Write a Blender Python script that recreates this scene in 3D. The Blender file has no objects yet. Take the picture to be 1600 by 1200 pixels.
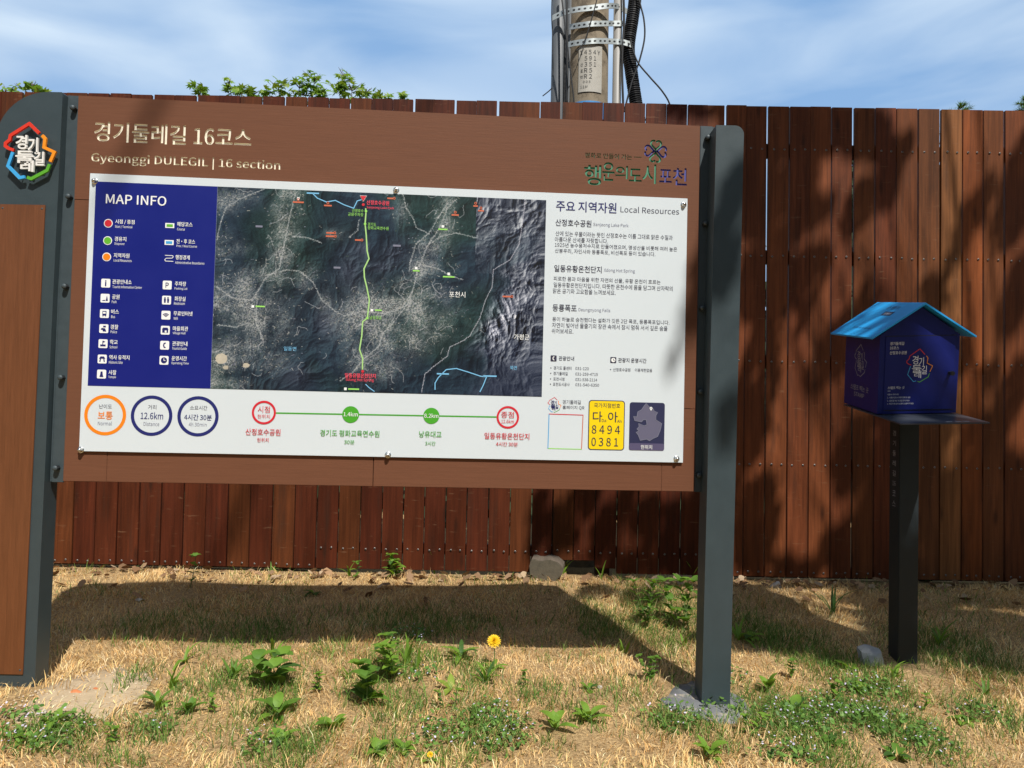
import bpy, bmesh, math, random
import numpy as np
from mathutils import Vector, Matrix, Euler
from mathutils.geometry import delaunay_2d_cdt
random.seed(7); np.random.seed(7)
R_ = math.radians
SC = bpy.context.scene; COL = SC.collection

# ------------------------------------------------------------------ camera
CAM_H = 1.15707
FPX = 1109.0                                   # focal length in pixels of the 1600 px wide photograph
RM = np.array([[9.99824052e-01, -3.63716623e-04, 1.87545461e-02],
               [1.87580726e-02, 1.93864602e-02, -9.99636084e-01],
               [0.0, 9.99811999e-01, 1.93898718e-02]])
cd = bpy.data.cameras.new('camera'); cam = bpy.data.objects.new('camera', cd); COL.objects.link(cam)
cd.sensor_width = 36; cd.lens = 36 * FPX / 1600; cd.clip_start = .05; cd.clip_end = 2000
M = Matrix.Identity(4)
for i in range(3):
    M[i][0] = RM[0][i]; M[i][1] = -RM[1][i]; M[i][2] = -RM[2][i]
M[0][3], M[1][3], M[2][3] = 0, 0, CAM_H
cam.matrix_world = M
SC.camera = cam

# ------------------------------------------------------------------ world, sun, exposure
SUN = Vector((.27, -.66, 1.0)).normalized()    # towards the sun
w = bpy.data.worlds.new('World'); SC.world = w; w.use_nodes = True
nt = w.node_tree; nt.nodes.clear()
out = nt.nodes.new('ShaderNodeOutputWorld'); bg = nt.nodes.new('ShaderNodeBackground')
sky = nt.nodes.new('ShaderNodeTexSky'); sky.sky_type = 'NISHITA'; sky.sun_disc = False
sky.sun_elevation = math.asin(SUN.z); sky.sun_rotation = math.atan2(SUN.x, SUN.y)
sky.air_density = 1.0; sky.dust_density = .6; sky.ozone_density = 2.0
SKY_STRENGTH = .055
bg.inputs['Strength'].default_value = SKY_STRENGTH
tc = nt.nodes.new('ShaderNodeTexCoord')
mp = nt.nodes.new('ShaderNodeMapping'); mp.inputs['Rotation'].default_value = (0, R_(28), 0); mp.inputs['Scale'].default_value = (1.0, 1.0, 4.2)
nz = nt.nodes.new('ShaderNodeTexNoise'); nz.inputs['Scale'].default_value = 2.3; nz.inputs['Detail'].default_value = 8; nz.inputs['Roughness'].default_value = .44; nz.inputs['Distortion'].default_value = .5
rp = nt.nodes.new('ShaderNodeValToRGB'); rp.color_ramp.elements[0].position = .36; rp.color_ramp.elements[1].position = .68
rp.color_ramp.elements[0].color = (0, 0, 0, 1); rp.color_ramp.elements[1].color = (.85, .85, .85, 1)
mx = nt.nodes.new('ShaderNodeMixRGB'); mx.inputs[2].default_value = (11.8, 14.0, 16.2, 1)
L = nt.links.new
L(tc.outputs['Generated'], mp.inputs[0]); L(mp.outputs[0], nz.inputs[0]); L(nz.outputs[0], rp.inputs[0])
sx_ = nt.nodes.new('ShaderNodeSeparateXYZ'); L(tc.outputs['Generated'], sx_.inputs[0])
ve = nt.nodes.new('ShaderNodeMapRange'); ve.interpolation_type = 'SMOOTHSTEP'; ve.inputs[1].default_value = .15; ve.inputs[2].default_value = .85; ve.inputs[4].default_value = .8; L(sx_.outputs['Y'], ve.inputs[0])   # light-blue veil added to brighten the low northern sky in view
mxm = nt.nodes.new('ShaderNodeMixRGB'); mxm.blend_type = 'MIX'; mxm.inputs[2].default_value = (5.0, 8.6, 14.2, 1)
v2 = nt.nodes.new('ShaderNodeMapRange'); v2.interpolation_type = 'SMOOTHSTEP'; v2.inputs[1].default_value = .50; v2.inputs[2].default_value = .75; v2.inputs[3].default_value = 1; v2.inputs[4].default_value = 0; L(sx_.outputs['Z'], v2.inputs[0])
vm = nt.nodes.new('ShaderNodeMath'); vm.operation = 'MULTIPLY'; L(ve.outputs[0], vm.inputs[0]); L(v2.outputs[0], vm.inputs[1]); L(vm.outputs[0], mxm.inputs[0]); L(sky.outputs[0], mxm.inputs[1])
L(rp.outputs[0], mx.inputs[0]); L(mxm.outputs[0], mx.inputs[1]); L(mx.outputs[0], bg.inputs[0]); L(bg.outputs[0], out.inputs[0])
sd = bpy.data.lights.new('sun', 'SUN'); so = bpy.data.objects.new('sun', sd); COL.objects.link(so)
sd.energy = 4.7; sd.angle = R_(.53); sd.color = (1, .955, .89)
so.rotation_euler = (-SUN).to_track_quat('-Z', 'Y').to_euler(); so.location = (3, -6, 12)
SC.view_settings.view_transform = 'Standard'; SC.view_settings.look = 'None'; SC.view_settings.gamma = 1
SC.view_settings.exposure = 0.2

# ------------------------------------------------------------------ measuring: where a ray of the survey photograph meets a plane
def ray(px, py):
    return np.array([(px - 800) / FPX, (py - 600) / FPX, 1.0]) @ RM
def on_depth(px, py, Y):
    d = ray(px, py); t = Y / d[1]; return Vector((t * d[0], Y, CAM_H + t * d[2]))
def on_ground(px, py, z=0.0):
    d = ray(px, py); t = (z - CAM_H) / d[2]; return Vector((t * d[0], t * d[1], z))
FENCE_Y = 4.64
def sstep(a, b, x):
    t = np.clip((x - a) / (b - a), 0, 1); return t * t * (3 - 2 * t)
def gz(x, y):
    x = np.asarray(x, float); y = np.asarray(y, float)
    b = .010 * np.sin(2.3 * x + .7) * np.sin(2.9 * y + 1.1) + .007 * np.sin(5.1 * x + 1.3 * y) + .005 * np.sin(7.7 * y - 3.9 * x)
    return -.022 * (np.clip(x, -3, 3) + .5) * (1 - sstep(2.9, 3.9, y)) + b * sstep(4.7, 4.3, y)
def G(px, py):
    p = on_ground(px, py)
    for _ in range(3): p = on_ground(px, py, float(gz(p.x, p.y)))
    return p

# ------------------------------------------------------------------ helpers
def lin(r, g, b):
    f = lambda c: (c / 255 / 12.92) if c / 255 <= .04045 else ((c / 255 + .055) / 1.055) ** 2.4
    return (f(r), f(g), f(b))
def newmat(name):
    m = bpy.data.materials.new(name); m.use_nodes = True
    return m, m.node_tree, m.node_tree.nodes['Principled BSDF']
def mat(name, c, rough=.55, var=.0, scale=8., stretch=(1, 1, 1), metal=0., bump=0., bscale=None, spec=.5, objcoord=True, dirt=None):
    m, t, p = newmat(name)
    p.inputs['Base Color'].default_value = (*c, 1); p.inputs['Roughness'].default_value = rough
    p.inputs['Metallic'].default_value = metal; p.inputs['Specular IOR Level'].default_value = spec
    if var or bump or dirt:
        co = t.nodes.new('ShaderNodeTexCoord'); ma = t.nodes.new('ShaderNodeMapping'); ma.inputs['Scale'].default_value = stretch
        t.links.new(co.outputs['Object'], ma.inputs[0])
    if var:
        n = t.nodes.new('ShaderNodeTexNoise'); n.inputs['Scale'].default_value = scale; n.inputs['Detail'].default_value = 6; n.inputs['Roughness'].default_value = .62
        t.links.new(ma.outputs[0], n.inputs[0])
        r = t.nodes.new('ShaderNodeMapRange'); r.inputs[1].default_value = .25; r.inputs[2].default_value = .75
        r.inputs[3].default_value = 1 - var; r.inputs[4].default_value = 1 + var
        t.links.new(n.outputs[0], r.inputs[0])
        mu = t.nodes.new('ShaderNodeVectorMath'); mu.operation = 'SCALE'; mu.inputs[0].default_value = c
        t.links.new(r.outputs[0], mu.inputs['Scale']); src = mu.outputs[0]
        if dirt:
            n2 = t.nodes.new('ShaderNodeTexNoise'); n2.inputs['Scale'].default_value = dirt[1]; n2.inputs['Detail'].default_value = 8; n2.inputs['Roughness'].default_value = .7
            t.links.new(co.outputs['Object'], n2.inputs[0])
            r2 = t.nodes.new('ShaderNodeMapRange'); r2.inputs[1].default_value = dirt[2]; r2.inputs[2].default_value = dirt[2] + .16; r2.inputs[4].default_value = dirt[3]
            t.links.new(n2.outputs[0], r2.inputs[0])
            mm = t.nodes.new('ShaderNodeMixRGB'); mm.inputs[2].default_value = (*dirt[0], 1)
            t.links.new(r2.outputs[0], mm.inputs[0]); t.links.new(src, mm.inputs[1]); src = mm.outputs[0]
        t.links.new(src, p.inputs['Base Color'])
        rr = t.nodes.new('ShaderNodeMapRange'); rr.inputs[3].default_value = rough - .08; rr.inputs[4].default_value = rough + .1
        t.links.new(n.outputs[0], rr.inputs[0]); t.links.new(rr.outputs[0], p.inputs['Roughness'])
    if bump:
        nb = t.nodes.new('ShaderNodeTexNoise'); nb.inputs['Scale'].default_value = bscale or scale * 3; nb.inputs['Detail'].default_value = 5
        t.links.new(ma.outputs[0], nb.inputs[0])
        b = t.nodes.new('ShaderNodeBump'); b.inputs['Strength'].default_value = bump; b.inputs['Distance'].default_value = .004
        t.links.new(nb.outputs[0], b.inputs['Height']); t.links.new(b.outputs[0], p.inputs['Normal'])
    return m
def attr_mat(name, rough=.6, trans=0., spec=.3, gain=1.):
    m, t, p = newmat(name)
    a = t.nodes.new('ShaderNodeAttribute'); a.attribute_name = 'tint'
    t.links.new(a.outputs['Color'], p.inputs['Base Color']); p.inputs['Roughness'].default_value = rough; p.inputs['Specular IOR Level'].default_value = spec
    if trans:
        tr = t.nodes.new('ShaderNodeBsdfTranslucent'); t.links.new(a.outputs['Color'], tr.inputs[0])
        mi = t.nodes.new('ShaderNodeMixShader'); mi.inputs[0].default_value = trans
        o = t.nodes['Material Output']
        t.links.new(p.outputs[0], mi.inputs[1]); t.links.new(tr.outputs[0], mi.inputs[2]); t.links.new(mi.outputs[0], o.inputs[0])
    return m
def tag(o, label=None, cat=None, group=None, kind=None):
    if label: o['label'] = label
    if cat: o['category'] = cat
    if group: o['group'] = group
    if kind: o['kind'] = kind
    return o
def empty(name, loc, label, cat, group=None):
    o = bpy.data.objects.new(name, None); o.empty_display_size = .1; COL.objects.link(o); o.location = loc
    return tag(o, label, cat, group)
class MB:
    """collects geometry with material slots; build() links it as one mesh object"""
    def __init__(s): s.v = []; s.f = []; s.m = []; s.mats = []
    def slot(s, m):
        if m not in s.mats: s.mats.append(m)
        return s.mats.index(m)
    def add(s, vs, fs, m):
        k = len(s.v); i = s.slot(m); s.v.extend([tuple(v) for v in vs])
        for f in fs: s.f.append([k + a for a in f]); s.m.append(i)
    def box(s, x0, x1, y0, y1, z0, z1, m, bev=0., X=None):
        if bev:
            bm = bmesh.new(); bmesh.ops.create_cube(bm, size=1)
            for v in bm.verts: v.co = Vector(((x0 + x1) / 2 + v.co.x * (x1 - x0), (y0 + y1) / 2 + v.co.y * (y1 - y0), (z0 + z1) / 2 + v.co.z * (z1 - z0)))
            bmesh.ops.bevel(bm, geom=bm.edges[:], offset=bev, segments=2, affect='EDGES')
            s.bm(bm, m, X)
        else:
            vs = [(x, y, z) for z in (z0, z1) for y in (y0, y1) for x in (x0, x1)]
            if X: vs = [X @ Vector(v) for v in vs]
            s.add(vs, [(0, 2, 3, 1), (4, 5, 7, 6), (0, 1, 5, 4), (2, 6, 7, 3), (0, 4, 6, 2), (1, 3, 7, 5)], m)
    def bm(s, bm, m, X=None):
        bm.verts.index_update()
        s.add([(X @ v.co) if X else v.co for v in bm.verts], [[v.index for v in f.verts] for f in bm.faces], m); bm.free()
    def poly(s, pts, y, m):                       # flat polygon facing -y
        k = [(p[0], y, p[1]) for p in pts]
        a = sum(pts[i][0] * pts[(i + 1) % len(pts)][1] - pts[(i + 1) % len(pts)][0] * pts[i][1] for i in range(len(pts)))
        s.add(k, [list(range(len(k))) if a > 0 else list(range(len(k)))[::-1]], m)
    def prism(s, pts, y0, y1, m):                 # outline in x,z extruded y0 (front) to y1
        a = sum(pts[i][0] * pts[(i + 1) % len(pts)][1] - pts[(i + 1) % len(pts)][0] * pts[i][1] for i in range(len(pts)))
        if a < 0: pts = pts[::-1]
        n = len(pts)
        s.add([(p[0], y0, p[1]) for p in pts] + [(p[0], y1, p[1]) for p in pts],
              [list(range(n)), [n + i for i in range(n)][::-1]] + [[i, n + i, n + (i + 1) % n, (i + 1) % n] for i in range(n)], m)
    def tube(s, pts, r, m, seg=8, cap=True):
        pts = [Vector(p) for p in pts]; rs = r if isinstance(r, (list, tuple)) else [r] * len(pts)
        vs = []; fs = []; ref = None
        for i, p in enumerate(pts):
            d = (pts[min(i + 1, len(pts) - 1)] - pts[max(i - 1, 0)]).normalized()
            if ref is None: ref = Vector((1, 0, 0)) if abs(d.x) < .8 else Vector((0, 1, 0))
            a = (ref - d * ref.dot(d)).normalized(); b = d.cross(a); ref = a
            vs += [p + (a * math.cos(2 * math.pi * k / seg) + b * math.sin(2 * math.pi * k / seg)) * rs[i] for k in range(seg)]
        for i in range(len(pts) - 1):
            fs += [(i * seg + k, i * seg + (k + 1) % seg, (i + 1) * seg + (k + 1) % seg, (i + 1) * seg + k) for k in range(seg)]
        if cap: fs += [tuple(range(seg))[::-1], tuple((len(pts) - 1) * seg + k for k in range(seg))]
        s.add(vs, fs, m)
    def dome(s, c, r, h, m, axis='-y', seg=12):
        vs = []; fs = []; n = 4
        for i in range(n):
            a = math.pi / 2 * i / n
            for k in range(seg):
                t = 2 * math.pi * k / seg
                vs.append((c[0] + r * math.cos(a) * math.cos(t), c[1] - h * math.sin(a), c[2] + r * math.cos(a) * math.sin(t)))
        vs.append((c[0], c[1] - h, c[2]))
        for i in range(n - 1): fs += [(i * seg + k, i * seg + (k + 1) % seg, (i + 1) * seg + (k + 1) % seg, (i + 1) * seg + k) for k in range(seg)]
        fs += [((n - 1) * seg + k, (n - 1) * seg + (k + 1) % seg, n * seg) for k in range(seg)]
        s.add(vs, fs, m)
    def build(s, name, parent=None, smooth=False, loc=None):
        me = bpy.data.meshes.new(name); me.from_pydata(s.v, [], s.f)
        for m in s.mats: me.materials.append(m)
        me.polygons.foreach_set('material_index', s.m)
        if smooth: me.polygons.foreach_set('use_smooth', [True] * len(s.f))
        me.update()
        o = bpy.data.objects.new(name, me); COL.objects.link(o)
        if parent: o.parent = parent
        if loc: o.location = loc
        return o

# lettering: outlines of the built-in font as flat triangles, fitted into a box
import os
_fc = bpy.data.curves.new('lettering', 'FONT'); _fo = bpy.data.objects.new('lettering', _fc); COL.objects.link(_fo)
_cache = {}
_bf = _fc.font; _fp = os.path.join(bpy.utils.resource_path('LOCAL'), 'datafiles', 'fonts', 'Noto Sans CJK Regular.woff2')
_lf = bpy.data.fonts.load(_fp) if os.path.exists(_fp) else _bf     # plain sans for Latin runs: a font that ships with Blender
def _run(body, bold):
    _fc.font = _lf
    _fc.body = body; _fc.offset = bold * (.35 if _lf is not _bf else 1.); _fc.resolution_u = 3
    bpy.context.view_layer.update()
    ob = _fo.evaluated_get(bpy.context.evaluated_depsgraph_get())
    me = ob.to_mesh(); v = np.array([q.co[:2] for q in me.vertices]); f = [list(q.vertices) for q in me.polygons]; ob.to_mesh_clear()
    return v, f
def glyphs(body, bold=0.):
    if (body, bold) not in _cache:
        runs = []                                   # Hangul and Latin runs, each with the blanks before it
        for ch in body:
            k = ' ' if ch == ' ' else ('h' if ord(ch) > 255 else 'l')
            if k == ' ': runs.append([' ', ' ']) if not runs or runs[-1][0] != ' ' else None
            elif runs and runs[-1][0] == k: runs[-1][1] += ch
            else: runs.append([k, ch])
        runs = [['l', body]] if _lf is not _bf or not any(r[0] == 'h' for r in runs) else runs
        V = []; F = []; x = 0.; gap = 0.
        for k, t in runs:
            if k == ' ': gap = .30; continue
            v, f = _run(t, bold)
            v = v.copy(); v[:, 0] += x + gap - v[:, 0].min(); n = sum(len(q) for q in V)
            V.append(v); F += [[n + i for i in t_] for t_ in f]; x = v[:, 0].max(); gap = .07
        _cache[(body, bold)] = (np.concatenate(V), F)
    return _cache[(body, bold)]
def fit(body, x0, x1, zc, h, bold=0.):
    v, f = glyphs(body, bold); mn = v.min(0); mxx = v.max(0); sz = np.maximum(mxx - mn, 1e-6)
    q = (v - mn) / sz
    return np.stack([x0 + q[:, 0] * (x1 - x0), zc - h / 2 + q[:, 1] * h], 1), f
def lettering(mb, body, x0, x1, zc, h, y, m, bold=0., depth=0.):
    if not depth:                                  # bold lines: strokes thickened by neighbouring copies a tenth of a millimetre apart
        q, f = fit(body, x0, x1, zc, h); d = bold * .75 * h
        for k, (sx, sz) in enumerate(((0, 0), (-d, 0), (d, 0), (0, -d * .8), (0, d * .8)) if bold else ((0, 0),)):
            mb.add([(a + sx, y - .0001 * k, b + sz) for a, b in q], f, m)
        return
    q, f = fit(body, x0, x1, zc, h, bold)
    n = len(q); ed = {}
    for t in f:
        for i in range(len(t)): ed.setdefault(frozenset((t[i], t[(i + 1) % len(t)])), []).append((t[i], t[(i + 1) % len(t)]))
    fs = list(f) + [[n + i for i in t][::-1] for t in f]
    for e in ed.values():
        if len(e) == 1: a, b = e[0]; fs.append([b, a, n + a, n + b])
    mb.add([(a, y, b) for a, b in q] + [(a, y + depth, b) for a, b in q], fs, m)
def ring_pts(cx, cz, r, n=40): return [(cx + r * math.cos(2 * math.pi * i / n), cz + r * math.sin(2 * math.pi * i / n)) for i in range(n)]
def ring(mb, cx, cz, r0, r1, y, m, n=40):
    a = ring_pts(cx, cz, r0, n); b = ring_pts(cx, cz, r1, n)
    mb.add([(p[0], y, p[1]) for p in a + b], [[i, n + i, n + (i + 1) % n, (i + 1) % n][::1] for i in range(n)], m)
def ribbon2d(pts, wd):
    """quads of a flat stroke along pts (list of 2d)"""
    P = [Vector(p) for p in pts]; lft = []; rgt = []
    for i, p in enumerate(P):
        d0 = (P[i] - P[i - 1]).normalized() if i else (P[1] - P[0]).normalized()
        d1 = (P[i + 1] - P[i]).normalized() if i < len(P) - 1 else d0
        t = (d0 + d1).normalized() if (d0 + d1).length > 1e-6 else d0
        nrm = Vector((-t.y, t.x)); k = wd / 2 / max(.45, t.dot(d0))
        lft.append(p + nrm * k); rgt.append(p - nrm * k)
    n = len(P)
    return [tuple(q) for q in rgt + lft], [[i, i + 1, n + i + 1, n + i] for i in range(n - 1)]
def stroke(mb, pts, wd, y, m, depth=0.):
    v, f = ribbon2d(pts, wd)
    if not depth: mb.add([(a, y, b) for a, b in v], f, m); return
    n = len(v); k = n // 2
    out_ = list(range(k)) + [k + i for i in range(k)][::-1]
    fs = f + [[n + i for i in q][::-1] for q in f] + [[out_[(i + 1) % n], out_[i], n + out_[i], n + out_[(i + 1) % n]] for i in range(n)]
    mb.add([(a, y, b) for a, b in v] + [(a, y + depth, b) for a, b in v], fs, m)
def rrect(x0, x1, z0, z1, r, n=5):
    o = []
    for cx, cz, a0 in ((x1 - r, z1 - r, 0), (x0 + r, z1 - r, 90), (x0 + r, z0 + r, 180), (x1 - r, z0 + r, 270)):
        o += [(cx + r * math.cos(R_(a0 + 90 * i / n)), cz + r * math.sin(R_(a0 + 90 * i / n))) for i in range(n + 1)]
    return o

# ------------------------------------------------------------------ materials
def wood_mat():
    m, t, p = newmat('stained_fence_wood'); N = t.nodes.new; k = t.links.new
    oi = N('ShaderNodeObjectInfo'); co = N('ShaderNodeTexCoord'); ad = N('ShaderNodeVectorMath'); ad.operation = 'ADD'
    sc = N('ShaderNodeVectorMath'); sc.operation = 'SCALE'; sc.inputs[0].default_value = (37, 11, 53); k(oi.outputs['Random'], sc.inputs['Scale'])
    k(co.outputs['Object'], ad.inputs[0]); k(sc.outputs[0], ad.inputs[1])
    m1 = N('ShaderNodeMapping'); m1.inputs['Scale'].default_value = (34, 34, 1.3); k(ad.outputs[0], m1.inputs[0])
    g = N('ShaderNodeTexNoise'); g.inputs['Scale'].default_value = 1.6; g.inputs['Detail'].default_value = 7; g.inputs['Roughness'].default_value = .6; g.inputs['Distortion'].default_value = .6; k(m1.outputs[0], g.inputs[0])
    r = N('ShaderNodeMapRange'); r.inputs[1].default_value = .28; r.inputs[2].default_value = .74; r.inputs[3].default_value = .62; r.inputs[4].default_value = 1.36; k(g.outputs[0], r.inputs[0])
    m2 = N('ShaderNodeMapping'); m2.inputs['Scale'].default_value = (5, 5, 1.1); k(ad.outputs[0], m2.inputs[0])
    b = N('ShaderNodeTexNoise'); b.inputs['Scale'].default_value = 1.5; b.inputs['Detail'].default_value = 5; k(m2.outputs[0], b.inputs[0])
    r2 = N('ShaderNodeMapRange'); r2.inputs[1].default_value = .3; r2.inputs[2].default_value = .7; r2.inputs[3].default_value = .72; r2.inputs[4].default_value = 1.28; k(b.outputs[0], r2.inputs[0])
    mu = N('ShaderNodeMath'); mu.operation = 'MULTIPLY'; k(r.outputs[0], mu.inputs[0]); k(r2.outputs[0], mu.inputs[1])
    sv = N('ShaderNodeVectorMath'); sv.operation = 'SCALE'; k(oi.outputs['Color'], sv.inputs[0]); k(mu.outputs[0], sv.inputs['Scale'])
    # pale scuffs: short horizontal scrapes and worn spots
    m3 = N('ShaderNodeMapping'); m3.inputs['Scale'].default_value = (9, 9, 60); k(ad.outputs[0], m3.inputs[0])
    s_ = N('ShaderNodeTexNoise'); s_.inputs['Scale'].default_value = 1.1; s_.inputs['Detail'].default_value = 4; k(m3.outputs[0], s_.inputs[0])
    r3 = N('ShaderNodeMapRange'); r3.inputs[1].default_value = .66; r3.inputs[2].default_value = .76; r3.inputs[4].default_value = .38; k(s_.outputs[0], r3.inputs[0])
    mi = N('ShaderNodeMixRGB'); mi.inputs[2].default_value = (.26, .15, .085, 1); k(r3.outputs[0], mi.inputs[0]); k(sv.outputs[0], mi.inputs[1])
    # dark knots and rain stains
    m4 = N('ShaderNodeMapping'); m4.inputs['Scale'].default_value = (9, 9, 2.3); k(ad.outputs[0], m4.inputs[0])
    vo = N('ShaderNodeTexVoronoi'); vo.inputs['Scale'].default_value = 1.0; vo.inputs['Randomness'].default_value = 1.0; k(m4.outputs[0], vo.inputs['Vector'])
    r4 = N('ShaderNodeMapRange'); r4.inputs[1].default_value = .05; r4.inputs[2].default_value = .17; r4.inputs[3].default_value = .62; r4.inputs[4].default_value = 0; k(vo.outputs['Distance'], r4.inputs[0])
    kn = N('ShaderNodeMixRGB'); kn.inputs[2].default_value = (.022, .009, .005, 1); k(r4.outputs[0], kn.inputs[0]); k(mi.outputs[0], kn.inputs[1])
    m5 = N('ShaderNodeMapping'); m5.inputs['Scale'].default_value = (7, 7, .55); k(ad.outputs[0], m5.inputs[0])
    st = N('ShaderNodeTexNoise'); st.inputs['Scale'].default_value = 2.1; st.inputs['Detail'].default_value = 6; st.inputs['Roughness'].default_value = .7; k(m5.outputs[0], st.inputs[0])
    r5 = N('ShaderNodeMapRange'); r5.inputs[1].default_value = .54; r5.inputs[2].default_value = .70; r5.inputs[4].default_value = .55; k(st.outputs[0], r5.inputs[0])
    sm5 = N('ShaderNodeMixRGB'); sm5.inputs[2].default_value = (.035, .018, .011, 1); k(r5.outputs[0], sm5.inputs[0]); k(kn.outputs[0], sm5.inputs[1])
    k(sm5.outputs[0], p.inputs['Base Color'])
    p.inputs['Specular IOR Level'].default_value = .20
    rr = N('ShaderNodeMapRange'); rr.inputs[3].default_value = .42; rr.inputs[4].default_value = .72; k(b.outputs[0], rr.inputs[0]); k(rr.outputs[0], p.inputs['Roughness'])
    bp = N('ShaderNodeBump'); bp.inputs['Strength'].default_value = .35; bp.inputs['Distance'].default_value = .003; k(g.outputs[0], bp.inputs['Height']); k(bp.outputs[0], p.inputs['Normal'])
    return m
WOOD = wood_mat()
DARKWOOD = mat('dark_fence_framing', (.05, .022, .012), .7, .2, 8)
BROWN = mat('brown_painted_board', (.148, .060, .031), .62, .10, 5, (1, 6, 26), bump=.12, bscale=10, spec=.22, dirt=((.25, .14, .10), 30, .70, .35))
BROWN2 = mat('brown_post_insert', (.140, .046, .013), .55, .2, 4, (30, 30, 1.6), bump=.15, bscale=8)
GREY = mat('slate_grey_powder_coat', (.038, .056, .063), .42, .08, 14, bump=.06, bscale=180, dirt=((.14, .15, .15), 22, .66, .35))
GREYD = mat('slate_grey_bracket', (.046, .064, .072), .45, .10, 30, bump=.05, bscale=160, dirt=((.35, .33, .29), 55, .72, .5))
BLACKM = mat('black_bolt', (.018, .020, .022), .4, .1, 60)
STEEL = mat('stainless_steel', (.62, .62, .60), .22, .08, 90, metal=1.)
WHITE = mat('white_print_sheet', (.62, .68, .71), .42, .012, 2.2, dirt=((.70, .69, .66), 9, .66, .25))
CREAM = mat('cream_letter_paint', (.80, .75, .62), .55, .07, 60)
LGREEN = mat('green_letter_paint', (.06, .24, .14), .5, .05, 60)
LBLUE = mat('violet_blue_letter_paint', (.075, .08, .30), .5, .05, 60)
def ink(name, r, g, b): return mat('ink_' + name, lin(r, g, b), .45)
NAVY = mat('ink_navy_panel', lin(12, 25, 116), .40, .04, 5)
I_W = ink('white', 236, 238, 236); I_DK = ink('charcoal', 52, 50, 70); I_DB = ink('dark_blue', 30, 32, 100); I_GR = ink('grey', 120, 122, 140)
I_RED = ink('red', 205, 38, 52); I_GRN = ink('green', 95, 175, 45); I_GRN2 = ink('leaf_green', 70, 160, 40); I_ORG = ink('orange', 235, 130, 15); I_NV = ink('navy', 28, 36, 105)
I_YEL = ink('yellow', 236, 205, 0); I_PUR = ink('purple_grey', 98, 96, 118); I_CARD = ink('card_navy', 42, 44, 76); I_CARD2 = ink('card_band', 84, 78, 108)
I_SKY = ink('sky_blue', 60, 160, 215); I_LG = ink('light_green', 150, 215, 100); I_LGR = ink('route_green', 165, 208, 130); I_PINK = ink('pink', 240, 80, 100); I_LB = ink('pale_blue', 120, 185, 225); I_RUST = ink('rust', 200, 105, 75)

# ------------------------------------------------------------------ ground
def ground_mat():
    m, t, p = newmat('dry_lawn_soil'); N = t.nodes.new; k = t.links.new
    co = N('ShaderNodeTexCoord')
    a = N('ShaderNodeTexNoise'); a.inputs['Scale'].default_value = 2.2; a.inputs['Detail'].default_value = 8; k(co.outputs['Object'], a.inputs[0])
    b = N('ShaderNodeTexNoise'); b.inputs['Scale'].default_value = 90; b.inputs['Detail'].default_value = 6; b.inputs['Roughness'].default_value = .7; k(co.outputs['Object'], b.inputs[0])
    r = N('ShaderNodeValToRGB'); e = r.color_ramp.elements; e[0].position = .36; e[0].color = (.21, .135, .065, 1); e[1].position = .62; e[1].color = (.58, .40, .20, 1)
    k(b.outputs[0], r.inputs[0])
    r2 = N('ShaderNodeMapRange'); r2.inputs[3].default_value = .7; r2.inputs[4].default_value = 1.25; k(a.outputs[0], r2.inputs[0])
    s = N('ShaderNodeVectorMath'); s.operation = 'SCALE'; k(r.outputs[0], s.inputs[0]); k(r2.outputs[0], s.inputs['Scale'])
    k(s.outputs[0], p.inputs['Base Color']); p.inputs['Roughness'].default_value = .95; p.inputs['Specular IOR Level'].default_value = .1
    bp = N('ShaderNodeBump'); bp.inputs['Strength'].default_value = .8; bp.inputs['Distance'].default_value = .015; k(b.outputs[0], bp.inputs['Height']); k(bp.outputs[0], p.inputs['Normal'])
    return m
def ground():
    xs = np.concatenate([[-300, -120, -50, -20, -10, -7], np.arange(-5, 6.01, .09), [8, 11, 20, 50, 120, 300]])
    ys = np.concatenate([[-200, -60, -20, -8, -4, -2], np.arange(-1, 5.01, .09), [6, 8, 12, 20, 50, 120, 300, 600]])
    X, Y = np.meshgrid(xs, ys); Z = gz(X, Y); nx, ny = len(xs), len(ys)
    me = bpy.data.meshes.new('ground')
    idx = lambda i, j: j * nx + i
    me.from_pydata(np.stack([X, Y, Z], -1).reshape(-1, 3).tolist(), [], [(idx(i, j), idx(i + 1, j), idx(i + 1, j + 1), idx(i, j + 1)) for j in range(ny - 1) for i in range(nx - 1)])
    me.materials.append(ground_mat()); me.polygons.foreach_set('use_smooth', [True] * len(me.polygons))
    o = bpy.data.objects.new('ground', me); COL.objects.link(o); tag(o, kind='structure')
ground()

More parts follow.
